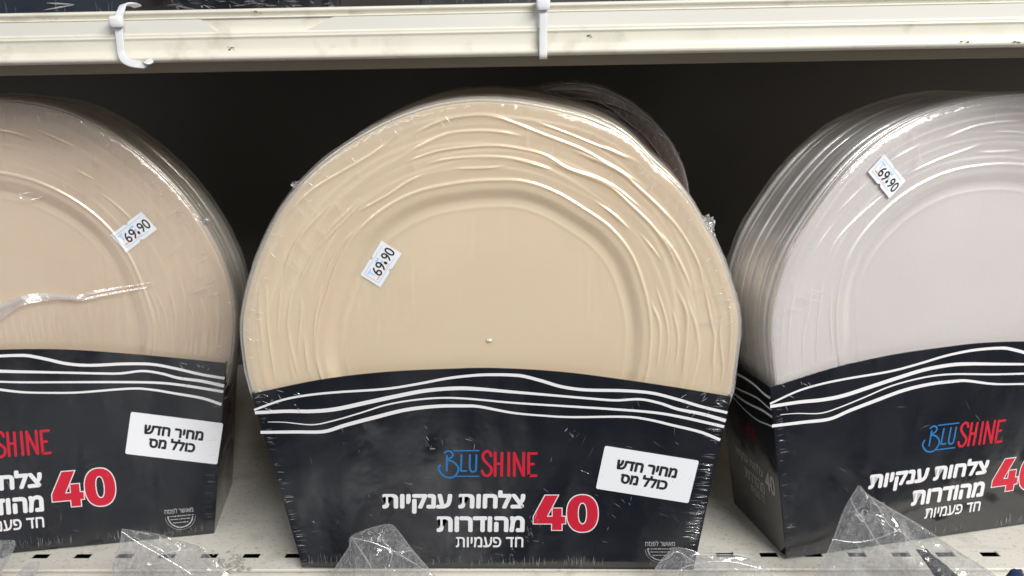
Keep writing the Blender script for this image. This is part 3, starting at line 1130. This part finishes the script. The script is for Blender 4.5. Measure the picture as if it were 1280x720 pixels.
    # broad soft pleats standing down from the rim
    for _ in range(pleats):
        th = R_(rnd.uniform(8, 172))
        if noise.noise(Vector((th * 3, seed * 5.1, 2))) < -0.15: continue
        r1 = plate.R(th) - rnd.uniform(0.004, 0.022)
        ln = rnd.uniform(0.006, 0.016)
        tilt = rnd.gauss(0, 0.12)
        d = Vector((-math.cos(th) * 0.55 + tilt, 0, -math.sin(th))).normalized()
        p0 = Vector((r1 * math.cos(th), 0, r1 * math.sin(th)))
        wv = Vector((d.z, 0, -d.x)) * rnd.uniform(0.0006, 0.0018)
        yy = Vector((0, y0 - 0.0052, ZC)); up = Vector((0, -0.0003, 0))
        p1, pm = p0 + d * ln, p0 + d * ln * 0.5
        mb.add([p0 + yy, pm - wv + yy, pm + yy + up, pm + wv + yy, p1 + yy], [(0, 1, 2), (0, 2, 3), (1, 4, 2), (2, 4, 3)], 2)
    for th, o_, a_, sd in tabs:
        t = R_(th)
        nn = Vector((math.cos(t), 0, math.sin(t)))
        base = nn * (plate.R(t) - 0.001) + Vector((0, y0 + 0.004, ZC))
        crumple_flap(mb, base, nn, Vector((-nn.z, 0, nn.x)), o_, a_, sd)
        for q in range(7):
            tt = t + rnd.gauss(0, a_ * 2.6)
            n2 = Vector((math.cos(tt), 0, math.sin(tt)))
            b2 = n2 * plate.R(tt) + Vector((0, y0 + rnd.uniform(-0.002, 0.01), ZC))
            crumple_flap(mb, b2, n2, Vector((-n2.z, 0, n2.x)), o_ * 0.4, a_ * 0.5, sd + q + 1)
    if extra: extra(mb)
    return mb.build('shrink_wrap', [M_FILM, M_CREASE, M_PLEAT], parent, smooth=True, fade=True)


# ------------------------------------------------------------------ a pack of plates
def pack(loc_, yaw, lean, plate, m_plate, label, nplates, py0, seed, tabs=(), density=1.0, extra=None, front=True, carton=True, m_carton=None,
         side=0, depth=0.066, group='shrink-wrapped plate packs on the lower shelf', pyaw=0.0, patches=None, name='plate_pack', nth=480, edges=(1, 1), pleats=0, shear=(0, 0)):
    root = empty(name, loc_, (0, PACK_ROLL, yaw))
    tag(root, label, 'plate pack', group)
    if carton:
        ct = make_carton(root, lean, m_carton or M_CARTON)
        if carton != 'plain':
            make_prints(ct, lean)
            if side: side_prints(ct, lean, side)
    f = plate.front(root, m_plate, py0, nth)
    rnd = random.Random(seed + 50)
    proto = plate.stack_mesh('plate')
    proto.data.materials.clear()
    proto.data.materials.append(m_plate)
    gap = 0.0
    pitch_ = (depth - 0.008) / max(nplates, 1)
    for k in range(nplates - 1):
        c = proto if k == 0 else proto.copy()
        if k: COL.objects.link(c)
        c.parent = root
        gap += rnd.choice((-0.25, -0.25, 0, 0, 0.1, 0.6)) * pitch_ * 0.3
        sh = pitch_ * k / depth
        c.location = (rnd.gauss(0, 0.0007) + shear[0] * sh, py0 + 0.0030 + pitch_ * k + max(-0.001, min(0.002, gap)), rnd.gauss(0, 0.0007) + shear[1] * sh)
    make_wrap(root, plate, py0, depth, lean, seed, tabs=tabs, density=density, extra=extra, front_patches=patches, edges=edges, pleats=pleats, shear=shear)
    return root


def local_of(root_loc, yaw, py):
    e1 = Matrix.Rotation(yaw, 3, 'Z') @ E1
    e2 = Matrix.Rotation(yaw, 3, 'Z') @ E2
    nn = e1.cross(e2)

    def fn(px, p_y, yy=py):
        p0 = Vector(root_loc) - nn * 0 + (Matrix.Rotation(yaw, 3, 'Z') @ Vector((0, 1, 0))) * yy
        h = hit(px, p_y, nn, p0) - p0
        return (h.dot(e1), h.dot(e2))
    return fn


def zpx(x0, y0, k, pts): return [(x0 + a / k, y0 + b / k) for a, b in pts]


GRAIN_C = [zpx(320, 90, 2.667, q) for q in (
    [(480, 200), (400, 265), (300, 325), (200, 385), (130, 450), (90, 520)], [(480, 285), (560, 240), (640, 205), (740, 195), (820, 200), (890, 215)],
    [(500, 300), (600, 265), (700, 250), (800, 245), (880, 255), (960, 275), (1040, 320), (1130, 350), (1200, 385), (1280, 450)],
    [(560, 310), (640, 290), (760, 282), (850, 287), (920, 305), (990, 325)], [(660, 322), (760, 320), (840, 312)], [(340, 465), (440, 410), (500, 370), (560, 340)],
    [(520, 210), (600, 170), (680, 148), (770, 143), (850, 165), (950, 205), (1080, 255), (1180, 310), (1280, 370)], [(930, 165), (1040, 205), (1150, 250), (1280, 300)],
    [(95, 700), (105, 640), (140, 560), (200, 490), (250, 440)], [(135, 720), (150, 690), (190, 610), (240, 530), (300, 470), (350, 420)], [(205, 590), (260, 530), (310, 480), (360, 420)],
    [(225, 700), (245, 640), (290, 570), (350, 510)], [(1130, 430), (1200, 480), (1245, 525)])]
GRAIN_C += [zpx(640, 180, 4, q) for q in (
    [(430, 0), (500, 30), (580, 75)], [(180, 80), (290, 130), (400, 170), (500, 220), (600, 310), (700, 410), (780, 520), (820, 610)], [(300, 30), (420, 80), (540, 140), (650, 235), (750, 330), (840, 430)],
    [(0, 75), (100, 95), (200, 130)], [(460, 310), (530, 375), (590, 430)], [(640, 450), (700, 520), (750, 590)], [(800, 380), (870, 480), (930, 600), (950, 700)], [(730, 430), (810, 540), (870, 660), (890, 720)])]
GRAIN_C += [zpx(320, 360, 4, q) for q in (
    [(30, -60), (55, 0), (60, 130), (70, 250), (100, 470)], [(150, -60), (130, 0), (115, 150), (110, 260)], [(185, 0), (165, 120), (165, 230), (210, 440)], [(215, 30), (230, 100), (215, 250), (210, 350)],
    [(240, 230), (250, 340), (260, 430)], [(370, 0), (330, 110), (300, 230), (310, 400)], [(330, 0), (300, 130), (290, 250), (295, 400)], [(20, 0), (25, 150), (40, 320)])]
GRAIN_C += [zpx(640, 360, 4, q) for q in (
    [(580, 0), (620, 130), (630, 250), (615, 400)], [(640, 0), (680, 130), (680, 280), (665, 400)], [(690, 60), (740, 200), (725, 400)], [(720, 0), (770, 160), (780, 280), (760, 400)],
    [(820, 0), (870, 120), (870, 260), (850, 440)], [(870, 50), (920, 200), (930, 330), (900, 470)], [(960, 0), (990, 150), (1010, 260), (990, 400)], [(1000, 250), (1005, 360), (1000, 480)],
    [(1060, 100), (1035, 220), (1050, 380), (1040, 480)], [(800, 100), (830, 250), (815, 400)], [(1085, 60), (1090, 240), (1075, 420)])]
GRAIN_R = [zpx(960, 180, 4, q) for q in (
    [(605, 85), (680, 40), (760, 0)], [(690, 155), (800, 100), (900, 60), (1070, 0)], [(1040, 42), (1150, 40), (1260, 34)], [(330, 350), (380, 300), (430, 250), (490, 195)],
    [(1060, 108), (1180, 105), (1300, 114)], [(300, 560), (340, 480), (420, 390), (520, 300), (600, 240)], [(220, 560), (260, 480), (330, 390)])]
GRAIN_R += [zpx(960, 0, 4, q) for q in ([(860, 700), (1000, 640), (1120, 615), (1250, 605)], [(1120, 660), (1200, 660), (1300, 668)])]
GRAIN_R += [zpx(960, 360, 4, q) for q in ([(150, -60), (130, 0), (100, 150), (90, 400)], [(215, 0), (200, 100), (170, 250), (170, 420)], [(280, -50), (260, 50), (240, 250), (240, 400)], [(320, 0), (310, 150), (325, 330)], [(90, 0), (65, 150), (50, 350)])]
GRAIN_L = [zpx(0, 100, 4, q) for q in ([(160, 238), (270, 285), (380, 335)], [(375, 445), (430, 475), (490, 505)], [(-60, 250), (60, 260), (170, 300)], [(500, 560), (600, 640), (700, 740)])]
GRAIN_L += [zpx(0, 360, 4, q) for q in ([(740, 0), (790, 130), (800, 260)], [(780, 20), (830, 150), (840, 300)], [(850, 0), (880, 150), (880, 300)], [(930, 30), (970, 170), (960, 330)], [(1010, 50), (1040, 200), (1030, 350)], [(900, -60), (930, 100), (925, 260)], [(1080, 0), (1100, 150), (1085, 330)])]


def traced(lines, fn, seed, sg0=0.0008):
    rnd = random.Random(seed)
    return [([fn(*p) for p in q], rnd.uniform(0.75, 1.25), sg0 * rnd.uniform(0.75, 1.15)) for q in lines]


# middle pack
locC = (CX, CY, CZ)
fC = local_of(locC, 0.0, 0.006)
C_Y = 0.0062
PC = Plate(OUT_C, WELL_C, 5, amp=0.0007, nr=15, traced=traced(GRAIN_C, fC, 3))
def hazes(mb):
    """clouded, rubbed patches in the film over the middle pack's print"""
    rq = random.Random(77)
    for px, py, n, sp in ((662, 668, 26, 14), (640, 692, 16, 14), (668, 646, 8, 5), (548, 556, 10, 16), (716, 548, 12, 12), (800, 520, 10, 16), (775, 640, 10, 20), (600, 545, 8, 12), (712, 706, 10, 8), (440, 560, 8, 30), (480, 640, 8, 30), (860, 600, 14, 14)):
        for _ in range(n * 6 // 10):
            u_, z_ = loc(px + rq.gauss(0, sp * 0.5), py + rq.gauss(0, sp * 0.6))
            if z_ < 0.002: continue
            a = rq.gauss(1.9, 0.7)
            ln = rq.uniform(0.0012, 0.0055)
            wrinkle(mb, (u_, -0.00125, z_), (u_ + ln * math.cos(a), -0.00125, z_ + ln * math.sin(a)), (0, -1, 0), rq.uniform(0.0002, 0.0009), 0.00012, 0.93)


rootC = pack(locC, 0.0, 0.0, PC, M_PLATE_CREAM, 'wrapped pack of cream ridged plates in a black carton, between the pink-beige and white packs', 40, C_Y, 3,
             tabs=((31, 0.008, 0.016, 5), (139, 0.006, 0.007, 9)), density=1.0, edges=(1.2, 2.6), pleats=50, shear=(0.002, 0.006), extra=hazes,
             patches=[(0, .3), (12, .75), (30, .9), (45, .7), (60, .35), (90, .15), (120, .2), (140, .35), (160, .5), (180, .5), (200, .3), (270, 0), (340, 0)])
price_sticker(rootC, fC, [(449, 344.5), (476, 302), (501, 318), (474.5, 361)], lambda u, z: C_Y - surf(PC, u, z))
notice_sticker(rootC, local_of(locC, 0, 0), [(755, 556), (872, 575), (861.5, 628), (745.5, 610)], 0.0)
mb = MB()                                                       # moulding gate mark in the middle of the plate
u, z = fC(611, 428)
for k in range(1):
    n = 14
    yb = C_Y + 0.0031
    ring = [(u + 0.0022 * math.cos(2 * math.pi * i / n), yb, z + 0.0016 * math.sin(2 * math.pi * i / n)) for i in range(n)]
    ring2 = [(u + 0.0013 * math.cos(2 * math.pi * i / n), yb - 0.0009, z + 0.0010 * math.sin(2 * math.pi * i / n)) for i in range(n)]
    mb.add(ring + ring2, [(i, (i + 1) % n, n + (i + 1) % n, n + i) for i in range(n)] + [tuple(range(n, 2 * n))])
mb.build('gate_mark', M_PLATE_CREAM, rootC, smooth=True)

# right pack
locR = (0.3003, 0.0394, 0.001)
YR = 0.2317
R_Y = 0.0062
fR = local_of(locR, YR, 0.006)
PR = Plate(OUT_R, WELL_R, 11, amp=0.00055, nr=13, traced=traced(GRAIN_R, fR, 5))
rootR = pack(locR, YR, 0.0, PR, M_PLATE_WHITE, 'wrapped pack of pearl white plates in a black carton, its lettered side showing', 40, R_Y, 17,
             density=0.6, side=-1, depth=0.066, pleats=30,
             patches=[(0, .2), (60, .2), (120, .1), (160, .15), (200, .15), (270, 0)])
price_sticker(rootR, fR, [(1101 - 21, 192 + 22), (1110, 247.5), (1129.5, 226), (1101, 192)][0:0] or [(1101, 192), (1129.5, 226), (1110, 247.5), (1080, 214)], lambda u, z: R_Y - surf(PR, u, z) - 0.001)

# left pack
locL = (-0.3667, 0.0199, 0.001)
YL = 0.1864
LEAN = 0.163
L_Y = 0.0275
fL = local_of(locL, YL, L_Y)
PL = Plate(OUT_L, WELL_L, 23, amp=0.0005, nr=15, traced=traced(GRAIN_L, fL, 7))


def glare_strips(mb):
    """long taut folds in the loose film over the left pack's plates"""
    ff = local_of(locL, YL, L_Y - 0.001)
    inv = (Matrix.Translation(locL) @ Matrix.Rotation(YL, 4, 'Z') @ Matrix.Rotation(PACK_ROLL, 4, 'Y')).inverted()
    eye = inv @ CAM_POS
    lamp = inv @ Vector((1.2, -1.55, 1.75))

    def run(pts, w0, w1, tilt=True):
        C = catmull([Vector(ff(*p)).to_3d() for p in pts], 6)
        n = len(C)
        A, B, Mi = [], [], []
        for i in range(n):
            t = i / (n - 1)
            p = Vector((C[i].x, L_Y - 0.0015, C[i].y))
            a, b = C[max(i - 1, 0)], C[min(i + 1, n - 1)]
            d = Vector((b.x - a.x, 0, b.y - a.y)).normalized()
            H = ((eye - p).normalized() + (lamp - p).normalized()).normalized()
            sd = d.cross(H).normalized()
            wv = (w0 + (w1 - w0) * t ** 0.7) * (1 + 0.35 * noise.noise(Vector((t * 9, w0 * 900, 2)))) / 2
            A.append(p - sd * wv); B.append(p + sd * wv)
        mb.add(A + B, [(i, i + 1, n + i + 1, n + i) for i in range(n - 1)], 1)  # glare built as a pale strip angled at the lamp
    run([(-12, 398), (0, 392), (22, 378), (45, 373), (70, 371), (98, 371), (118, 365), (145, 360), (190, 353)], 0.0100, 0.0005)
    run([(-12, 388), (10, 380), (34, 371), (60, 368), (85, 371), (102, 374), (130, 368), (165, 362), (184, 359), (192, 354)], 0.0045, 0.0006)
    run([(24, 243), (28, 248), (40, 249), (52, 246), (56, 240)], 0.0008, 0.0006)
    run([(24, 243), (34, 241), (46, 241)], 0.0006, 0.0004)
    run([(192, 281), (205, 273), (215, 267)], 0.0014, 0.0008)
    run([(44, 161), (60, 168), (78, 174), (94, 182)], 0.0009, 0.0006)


rootL = pack(locL, YL, LEAN, PL, M_PLATE_PINK, 'wrapped pack of pinkish beige plates in a black carton, film glare on its plate', 40, L_Y, 29,
             tabs=((27, 0.006, 0.006, 31),), density=0.9, pleats=60, side=1, extra=glare_strips, depth=0.060,
             patches=[(0, .3), (12, .4), (30, .6), (45, .8), (60, .65), (80, .6), (100, .3), (180, .3), (270, 0)])
price_sticker(rootL, fL, [(138, 294), (177.5, 264), (197.5, 286), (158, 315.5)], lambda u, z: L_Y - surf(PL, u, z))
fLs = None
e1 = Matrix.Rotation(YL, 3, 'Z') @ E1
e2 = Matrix.Rotation(YL, 3, 'Z') @ (E2 + Vector((0, LEAN, 0)))


def fLlean(px, py):
    nn = e1.cross(e2)
    h = hit(px, py, nn, locL) - Vector(locL)
    z = h.z / e2.z
    return ((h - e2 * z).dot(e1), z)


notice_sticker(rootL, fLlean, [(164, 513), (279, 526), (272, 578), (157, 565)], LEAN)

# dark brown pack standing behind the middle one
PB = Plate([(k, 0.1545 + 0.001 * math.sin(k * 0.1)) for k in range(0, 360, 15)], [(k, 0.10) for k in range(0, 360, 30)], 41)
BS = 0.575


def mottle(mb):
    rq = random.Random(21)
    for _ in range(150):
        th = R_(rq.uniform(10, 110))
        if noise.noise(Vector((th * 4, 3, 1))) < -0.25: continue
        nn = Vector((math.cos(th), 0, math.sin(th)))
        d2 = Vector((-nn.z, 0, nn.x))
        p0 = nn * (PB.R(th) + 0.0026) + Vector((0, 0.012 + rq.gauss(0.022, 0.012), ZC))
        p1 = p0 + d2 * rq.uniform(-0.012, 0.012) + Vector((0, rq.uniform(-0.012, 0.012), 0))
        wrinkle(mb, p0, p1, nn, rq.uniform(0.001, 0.003), 0.0008, 0.6)


rb = pack((0.022, 0.090, 0.139), -0.02, 0.0, PB, M_PLATE_BROWN, 'dark brown film-wrapped stack of small plates standing in shadow behind the cream pack', 40, 0.0062, 43,
          density=1.6, group='shrink-wrapped plate packs on the lower shelf', carton='plain', nth=240, depth=0.11, pleats=60, extra=mottle)
rb.scale = (BS, BS, BS)
mb = MB()
z0 = -0.138 / BS
mb.grid([[(x * k, y, z) for x, y in ((BL[0], 0.0), (BR[0], 0.0), (BR[0], DEPTH), (BL[0], DEPTH), (BL[0], 0.0))] for z, k in ((z0, 0.97), (z0 * 0.5, 0.99), (-0.001, 1.0))])
mb.add([(BL[0], 0, -0.001), (BR[0], 0, -0.001), (BR[0], DEPTH, -0.001), (BL[0], DEPTH, -0.001)], [(0, 1, 2, 3)])
mb.build('base_box', M_CARTON, rb)

# ------------------------------------------------------------------ dark packs on the upper shelf (only their feet show)
PU = Plate([(k, 0.150) for k in range(0, 360, 30)], [(k, 0.10) for k in range(0, 360, 30)], 51)
for px, yy, yaw, mc, lb, sd, sc_ in ((-128, 0.012, 0.0, M_CARTON_B, 'blue-black film-wrapped pack on the upper shelf above the pinkish beige pack', 61, 1),
                                     (310, 0.006, -0.05, M_CARTON, 'small black pack in loose pale film on the upper shelf, beside the curled tie', 62, 0.345),
                                     (812, 0.020, 0.0, M_CARTON, 'wide black film-wrapped pack on the upper shelf by the straight cable tie', 63, 1)):
    x = on_y(px, 5, yy).x

    def loose(mb, sd=sd):
        if sd == 62:
            rq = random.Random(9)
            for q in range(60):
                u_ = rq.uniform(BL[0], BR[0]); z_ = rq.uniform(0.001, 0.03)
                wrinkle(mb, (u_, -0.0013, z_), (u_ + rq.uniform(-0.03, 0.03), -0.0013, z_ + rq.uniform(-0.004, 0.01)), (0, -1, 0), rq.uniform(0.001, 0.003), 0.0006, 0.8)
        if sd == 61:
            for a, b in (((0.02, 0.004), (0.075, 0.022)), ((0.085, 0.005), (0.105, 0.008)), ((0.105, 0.008), (0.088, 0.009))):
                wrinkle(mb, (a[0], -0.0013, a[1]), (b[0], -0.0013, b[1]), (0, -1, 0), 0.0008, 0.0004)
    o = pack((x, yy, 0.3592), yaw, 0.0, PU, M_PLATE_BROWN, lb, 5, 0.0062, sd, density=0.35, carton='plain', m_carton=mc, extra=loose,
             group='dark packs on the upper shelf', nth=120, name='plate_pack', depth=0.030)
    o.scale = (sc_,) * 3


# ------------------------------------------------------------------ cable ties round the upper shelf's edge
def flat_strap(mb, path, width, thick, axis):
    """band along a 3-D path; axis is the direction across the band"""
    P = catmull(path, 8)
    n = len(P)
    rows = []
    ax0 = Vector(axis).normalized()
    for i in range(n):
        d = (P[min(i + 1, n - 1)] - P[max(i - 1, 0)]).normalized()
        ax = (ax0 - d * ax0.dot(d)).normalized()
        nn = d.cross(ax).normalized()
        row = []
        for a, b in ((-1, -1), (-0.8, -1.25), (0.8, -1.25), (1, -1), (1, 1), (0.8, 1.25), (-0.8, 1.25), (-1, 1), (-1, -1)):
            row.append(P[i] + ax * a * width / 2 + nn * b * thick / 2)
        rows.append(row)
    mb.grid(rows)
    mb.add(rows[0][:-1], [tuple(range(8))[::-1]])
    mb.add(rows[-1][:-1], [tuple(range(8))])


def rounded_head(mb, c, sx, sy, sz):
    rows = []
    for z, k in ((-1, 0.72), (-0.8, 0.92), (-0.3, 1), (0.3, 1), (0.8, 0.92), (1, 0.72)):
        rows.append([(c[0] + sx * k * math.copysign(abs(math.cos(a)) ** 0.45, math.cos(a)), c[1] + sy * k * math.copysign(abs(math.sin(a)) ** 0.45, math.sin(a)), c[2] + sz * z) for a in [2 * math.pi * i / 20 for i in range(21)]])
    mb.grid(rows)
    mb.add(rows[0][:-1], [tuple(range(20))[::-1]])
    mb.add(rows[-1][:-1], [tuple(range(20))])


def P3(px, py, y): return on_y(px, py, y)


c = P3(150, 45, -0.0135)
t1 = empty('cable_tie', c)
tag(t1, 'translucent white cable tie with a curled tail, looped round the shelf edge at the left', 'cable tie', 'cable ties on the upper shelf edge')
mb = MB()
path = [P3(172, 8, 0.004), P3(165, 5.5, -0.004), P3(155, 6, -0.010), P3(151, 14, -0.0135), P3(148.5, 24, -0.0138), P3(149, 42, -0.0135), P3(150.5, 56, -0.0138), P3(151.5, 66, -0.0142), P3(155, 74, -0.0155), P3(164, 79, -0.018), P3(178, 80.5, -0.019), P3(187, 78.5, -0.018), P3(184, 76, -0.015)]
flat_strap(mb, path, 0.0042, 0.0008, (1, 0, 0.25))
rel(c, mb).build('strap', M_NYLON, t1, smooth=True)
mb = MB()
h = P3(143, 27, -0.0150)
rounded_head(mb, h + Vector((0.0012, 0, 0)), 0.0038, 0.0024, 0.0030)
rel(c, mb).build('head', M_NYLON, t1, smooth=True)
c = P3(679, 40, -0.0135)
t2 = empty('cable_tie', c)
tag(t2, 'straight white cable tie round the shelf edge above the cream pack', 'cable tie', 'cable ties on the upper shelf edge')
mb = MB()
path = [P3(679, 1, 0.004), P3(679, -2, -0.006), P3(679, 3, -0.0125), P3(679, 14, -0.0140), P3(679, 40, -0.0136), P3(679, 60, -0.0138), P3(679, 69, -0.0138), P3(679, 72.5, -0.0120), P3(679, 73, -0.006), P3(679, 72, 0.004)]
flat_strap(mb, path, 0.0043, 0.0008, (1, 0, 0))
rel(c, mb).build('strap', M_NYLON, t2, smooth=True)
mb = MB()
h = P3(679, 4.5, -0.0150)
rounded_head(mb, h, 0.0038, 0.0022, 0.0034)
rel(c, mb).build('head', M_NYLON, t2, smooth=True)


# ------------------------------------------------------------------ clear cellophane bag tops in front of the lower shelf
def bag(left, right, y, label, seed, bulge=0.008, tail=0.07, spread=0.25, creases=(), name='cellophane_bag'):
    A = sorted([on_y(px, py, y) for px, py in left], key=lambda p: -p.z)
    B = sorted([on_y(px, py, y) for px, py in right], key=lambda p: -p.z)
    zt = max(A[0].z, B[0].z)
    zb = min(A[-1].z, B[-1].z)
    la = [(-p.z, p.x) for p in A]
    lb = [(-p.z, p.x) for p in B]
    base = Vector(((A[-1].x + B[-1].x) / 2, y, zb - tail))
    root = empty(name, base)
    tag(root, label, 'plastic bag', 'cellophane bags hanging in front of the lower shelf')
    mb = MB()
    nz2, nx2 = 70, 44
    H = zt - (zb - tail)
    mid = (A[-1].x + B[-1].x) / 2
    for sgn in (-1, 1):
        rows = []
        for i in range(nz2 + 1):
            t = (i / nz2) ** 1.15
            z = zt - H * t
            if z > zb:
                xl, xr = pl(la, -z), pl(lb, -z)
            else:
                k = (zb - z) / tail
                xl = A[-1].x + (mid - A[-1].x) * (-spread * k)
                xr = B[-1].x + (mid - B[-1].x) * (-spread * k)
            row = []
            for j in range(nx2 + 1):
                s = j / nx2
                x = xl + (xr - xl) * s
                env = math.sin(math.pi * s) ** 0.6 * min(1, t * 6)
                q = Vector((x * 55 + seed * 7, z * 38, sgn * 3.3 + seed))
                n1 = 1 - 2 * abs(noise.noise(q))
                n2 = 1 - 2 * abs(noise.noise(q * 2.3 + Vector((9, 2, 4))))
                n3 = noise.noise(q * 6)
                off = (0.35 + 0.65 * n1 + 0.35 * n2 + 0.10 * n3) * bulge * env * (0.5 + t)
                ed = noise.noise(Vector((s * 2, z * 60, seed))) * 0.0012
                row.append(Vector((x + ed, y + sgn * off, z)) - base)
            rows.append(row)
        mb.grid(rows, 0, flip=sgn > 0)
    rnd = random.Random(seed)
    creases = list(creases)
    nmain = len(creases)
    pxl, pxr = sorted(left, key=lambda p: p[1]), sorted(right, key=lambda p: p[1])
    for _ in range(10):
        yy = pxl[0][1] + (pxl[-1][1] - pxl[0][1]) * rnd.uniform(0.08, 1.0)
        xl, xr = pl([(b_, a_) for a_, b_ in pxl], yy), pl([(b_, a_) for a_, b_ in pxr], yy)
        xx = xl + (xr - xl) * rnd.uniform(0.08, 0.92)
        ang = rnd.choice((rnd.gauss(1.2, 0.35), rnd.gauss(-0.5, 0.5), rnd.uniform(0, 3.1)))
        ln = min(rnd.uniform(4, 22), (xr - xl) * 0.3)
        creases.append([(xx, yy), (xx + ln * 0.5 * math.cos(ang) + rnd.uniform(-2, 2), yy + ln * 0.5 * math.sin(ang)), (xx + ln * math.cos(ang + 0.2), yy + ln * math.sin(ang + 0.2))])
    for e_ in (pxl, pxr):
        creases.append([(a_ + (0.6 if e_ is pxl else -0.6), b_) for a_, b_ in e_])
    for ci, cr_ in enumerate(creases):
        P = [on_y(px, py, y - bulge * 0.9) - base for px, py in cr_]
        C = catmull(P, 5)
        for i in range(len(C) - 1):
            d = (C[i + 1] - C[i]).normalized()
            k = (0.0001 + 0.0004 * math.sin(math.pi * (i + 0.5) / len(C))) * (1.0 if len(cr_) > 3 else 0.6)
            s = Vector((-d.z, 0, d.x)) * k
            u_ = Vector((0, -0.0006, 0))
            mb.add([C[i] - s, C[i] + u_, C[i] + s, C[i + 1] - s, C[i + 1] + u_, C[i + 1] + s], [(0, 3, 4, 1), (1, 4, 5, 2)], 1 if ci < min(nmain, 3) else 2)
    mb.build('film', [M_CELLO, M_CELLO_CREASE, M_PLEAT], root, smooth=True)
    return root, base


bag([(152, 661), (149, 680), (143, 700), (138, 720)], [(153, 661), (200, 668), (252, 684), (262, 695), (275, 708), (288, 720)], -0.026,
    'crumpled clear bag top with a pointed corner, in front of the pinkish beige pack', 1,
    creases=([(152, 664), (175, 680), (210, 700), (240, 718)], [(160, 718), (185, 700), (215, 690), (250, 686)], [(170, 672), (205, 690), (225, 716)], [(148, 700), (180, 706), (230, 702), (270, 712)], [(158, 672), (165, 695), (160, 716)]))
bag([(-30, 690), (-32, 720)], [(17, 675), (20, 680), (12, 698), (4, 712), (0, 720)], -0.026,
    'clear bag corner at the far left end of the shelf', 2, creases=([(18, 678), (6, 698), (-2, 716)],))
bag([(38, 702), (28, 710), (20, 720)], [(50, 706), (48, 713), (44, 720)], -0.028,
    'small clear film tip between the two left bags', 3, bulge=0.004, creases=([(48, 708), (34, 714), (26, 719)],))
bag([(482, 655), (460, 661), (438, 671), (436, 684), (424, 702), (412, 720)], [(486, 655), (493, 658), (503, 670), (518, 690), (532, 706), (545, 720)], -0.026,
    'crumpled clear bag top in front of the cream pack, below its printed words', 4, bulge=0.010,
    creases=([(440, 672), (452, 690), (462, 706), (466, 718)], [(484, 657), (478, 675), (490, 690), (484, 716)], [(440, 672), (465, 678), (495, 690), (515, 688)], [(462, 706), (490, 692), (510, 700), (530, 712)], [(450, 716), (470, 690), (490, 668)]))
bag([(838, 688), (826, 700), (818, 712), (814, 720)], [(848, 684), (866, 688), (880, 693), (925, 694), (945, 702), (962, 714), (968, 720)], -0.026,
    'low rounded clear bag top at the lower right corner of the cream pack', 5, bulge=0.009,
    creases=([(824, 704), (845, 690), (864, 700), (885, 712)], [(840, 715), (870, 705), (910, 702), (950, 710)], [(848, 686), (858, 702), (852, 718)]))
b4, base4 = bag([(1072, 607), (1060, 627), (1048, 655), (1034, 690), (1018, 720)], [(1075, 607), (1083, 617), (1118, 638), (1152, 658), (1200, 690), (1232, 710), (1246, 720)], -0.026,
                'largest clear bag top, a tall pointed triangle in front of the pearl white pack', 6, bulge=0.010,
                creases=([(1072, 611), (1064, 626), (1082, 655), (1098, 680), (1112, 690)], [(1076, 612), (1095, 630), (1110, 655), (1130, 668), (1152, 690)], [(1040, 674), (1070, 678), (1100, 672), (1125, 660)],
                         [(1098, 680), (1094, 700), (1100, 719)], [(1112, 690), (1135, 697), (1160, 690)], [(1085, 625), (1105, 640), (1112, 650)], [(1150, 660), (1175, 690), (1205, 715)]))
mb = MB()                                                   # the dark printed wrapper inside it
rows = []
rnd = random.Random(3)
for i in range(15):
    t = i / 14
    c = on_y(1152 + 56 * t, 688 + 60 * t, -0.024)
    wv = 0.0022 + 0.0062 * t
    rows.append([c + Vector((s * wv, 0.0022 * math.cos(s * 1.5) * (-1), s * 0.35 * wv)) + Vector((0, 0.0012 * noise.noise(Vector((t * 9, s * 3, 2))), 0.001 * noise.noise(Vector((t * 8, s * 4, 5))))) - base4 for s in (-1, -0.6, -0.2, 0.2, 0.6, 1)])
mb.grid(rows, 0)
mb.grid([[p + Vector((0, 0.003, 0)) for p in r] for r in rows], 0, flip=True)
for i in range(4, 12):
    p = (rows[i][2] + rows[i][3]) / 2 + Vector((rnd.uniform(-0.003, 0.003), -0.0012, 0))
    k = rnd.uniform(0.0006, 0.0014)
    mb.add([p + Vector((-k, 0, -k)), p + Vector((k, 0, -k * 0.6)), p + Vector((k, 0, k)), p + Vector((-k * 0.5, 0, k))], [(0, 1, 2, 3)], 1 if i % 2 else 2)
mb.build('wrapper', [M_CHARCOAL, M_GREY_INK, M_NAVY], b4)

mb = MB()                                                   # navy packet top at the right corner
base = on_y(1268, 728, -0.03)
rows = []
for i in range(13):
    t = i / 12
    row = []
    for j in range(25):
        a = 2 * math.pi * j / 24
        k = math.sin(0.5 * math.pi * min(1, 0.12 + t)) * (1 + 0.22 * noise.noise(Vector((math.cos(a) * 2, math.sin(a) * 2, t * 4))))
        row.append(Vector((0.017 * k * math.cos(a), 0.009 * k * math.sin(a), 0.0085 - 0.05 * t + 0.002 * noise.noise(Vector((a * 2, t * 5, 3))))))
    rows.append(row)
mb.grid(rows, 0)
mb.add(rows[0][:-1], [tuple(range(24))])
nv = mb.build('packet', M_NAVY, None, smooth=True)
nv.location = base
tag(nv, 'dark navy crumpled packet top at the right end in front of the shelf', 'packet')
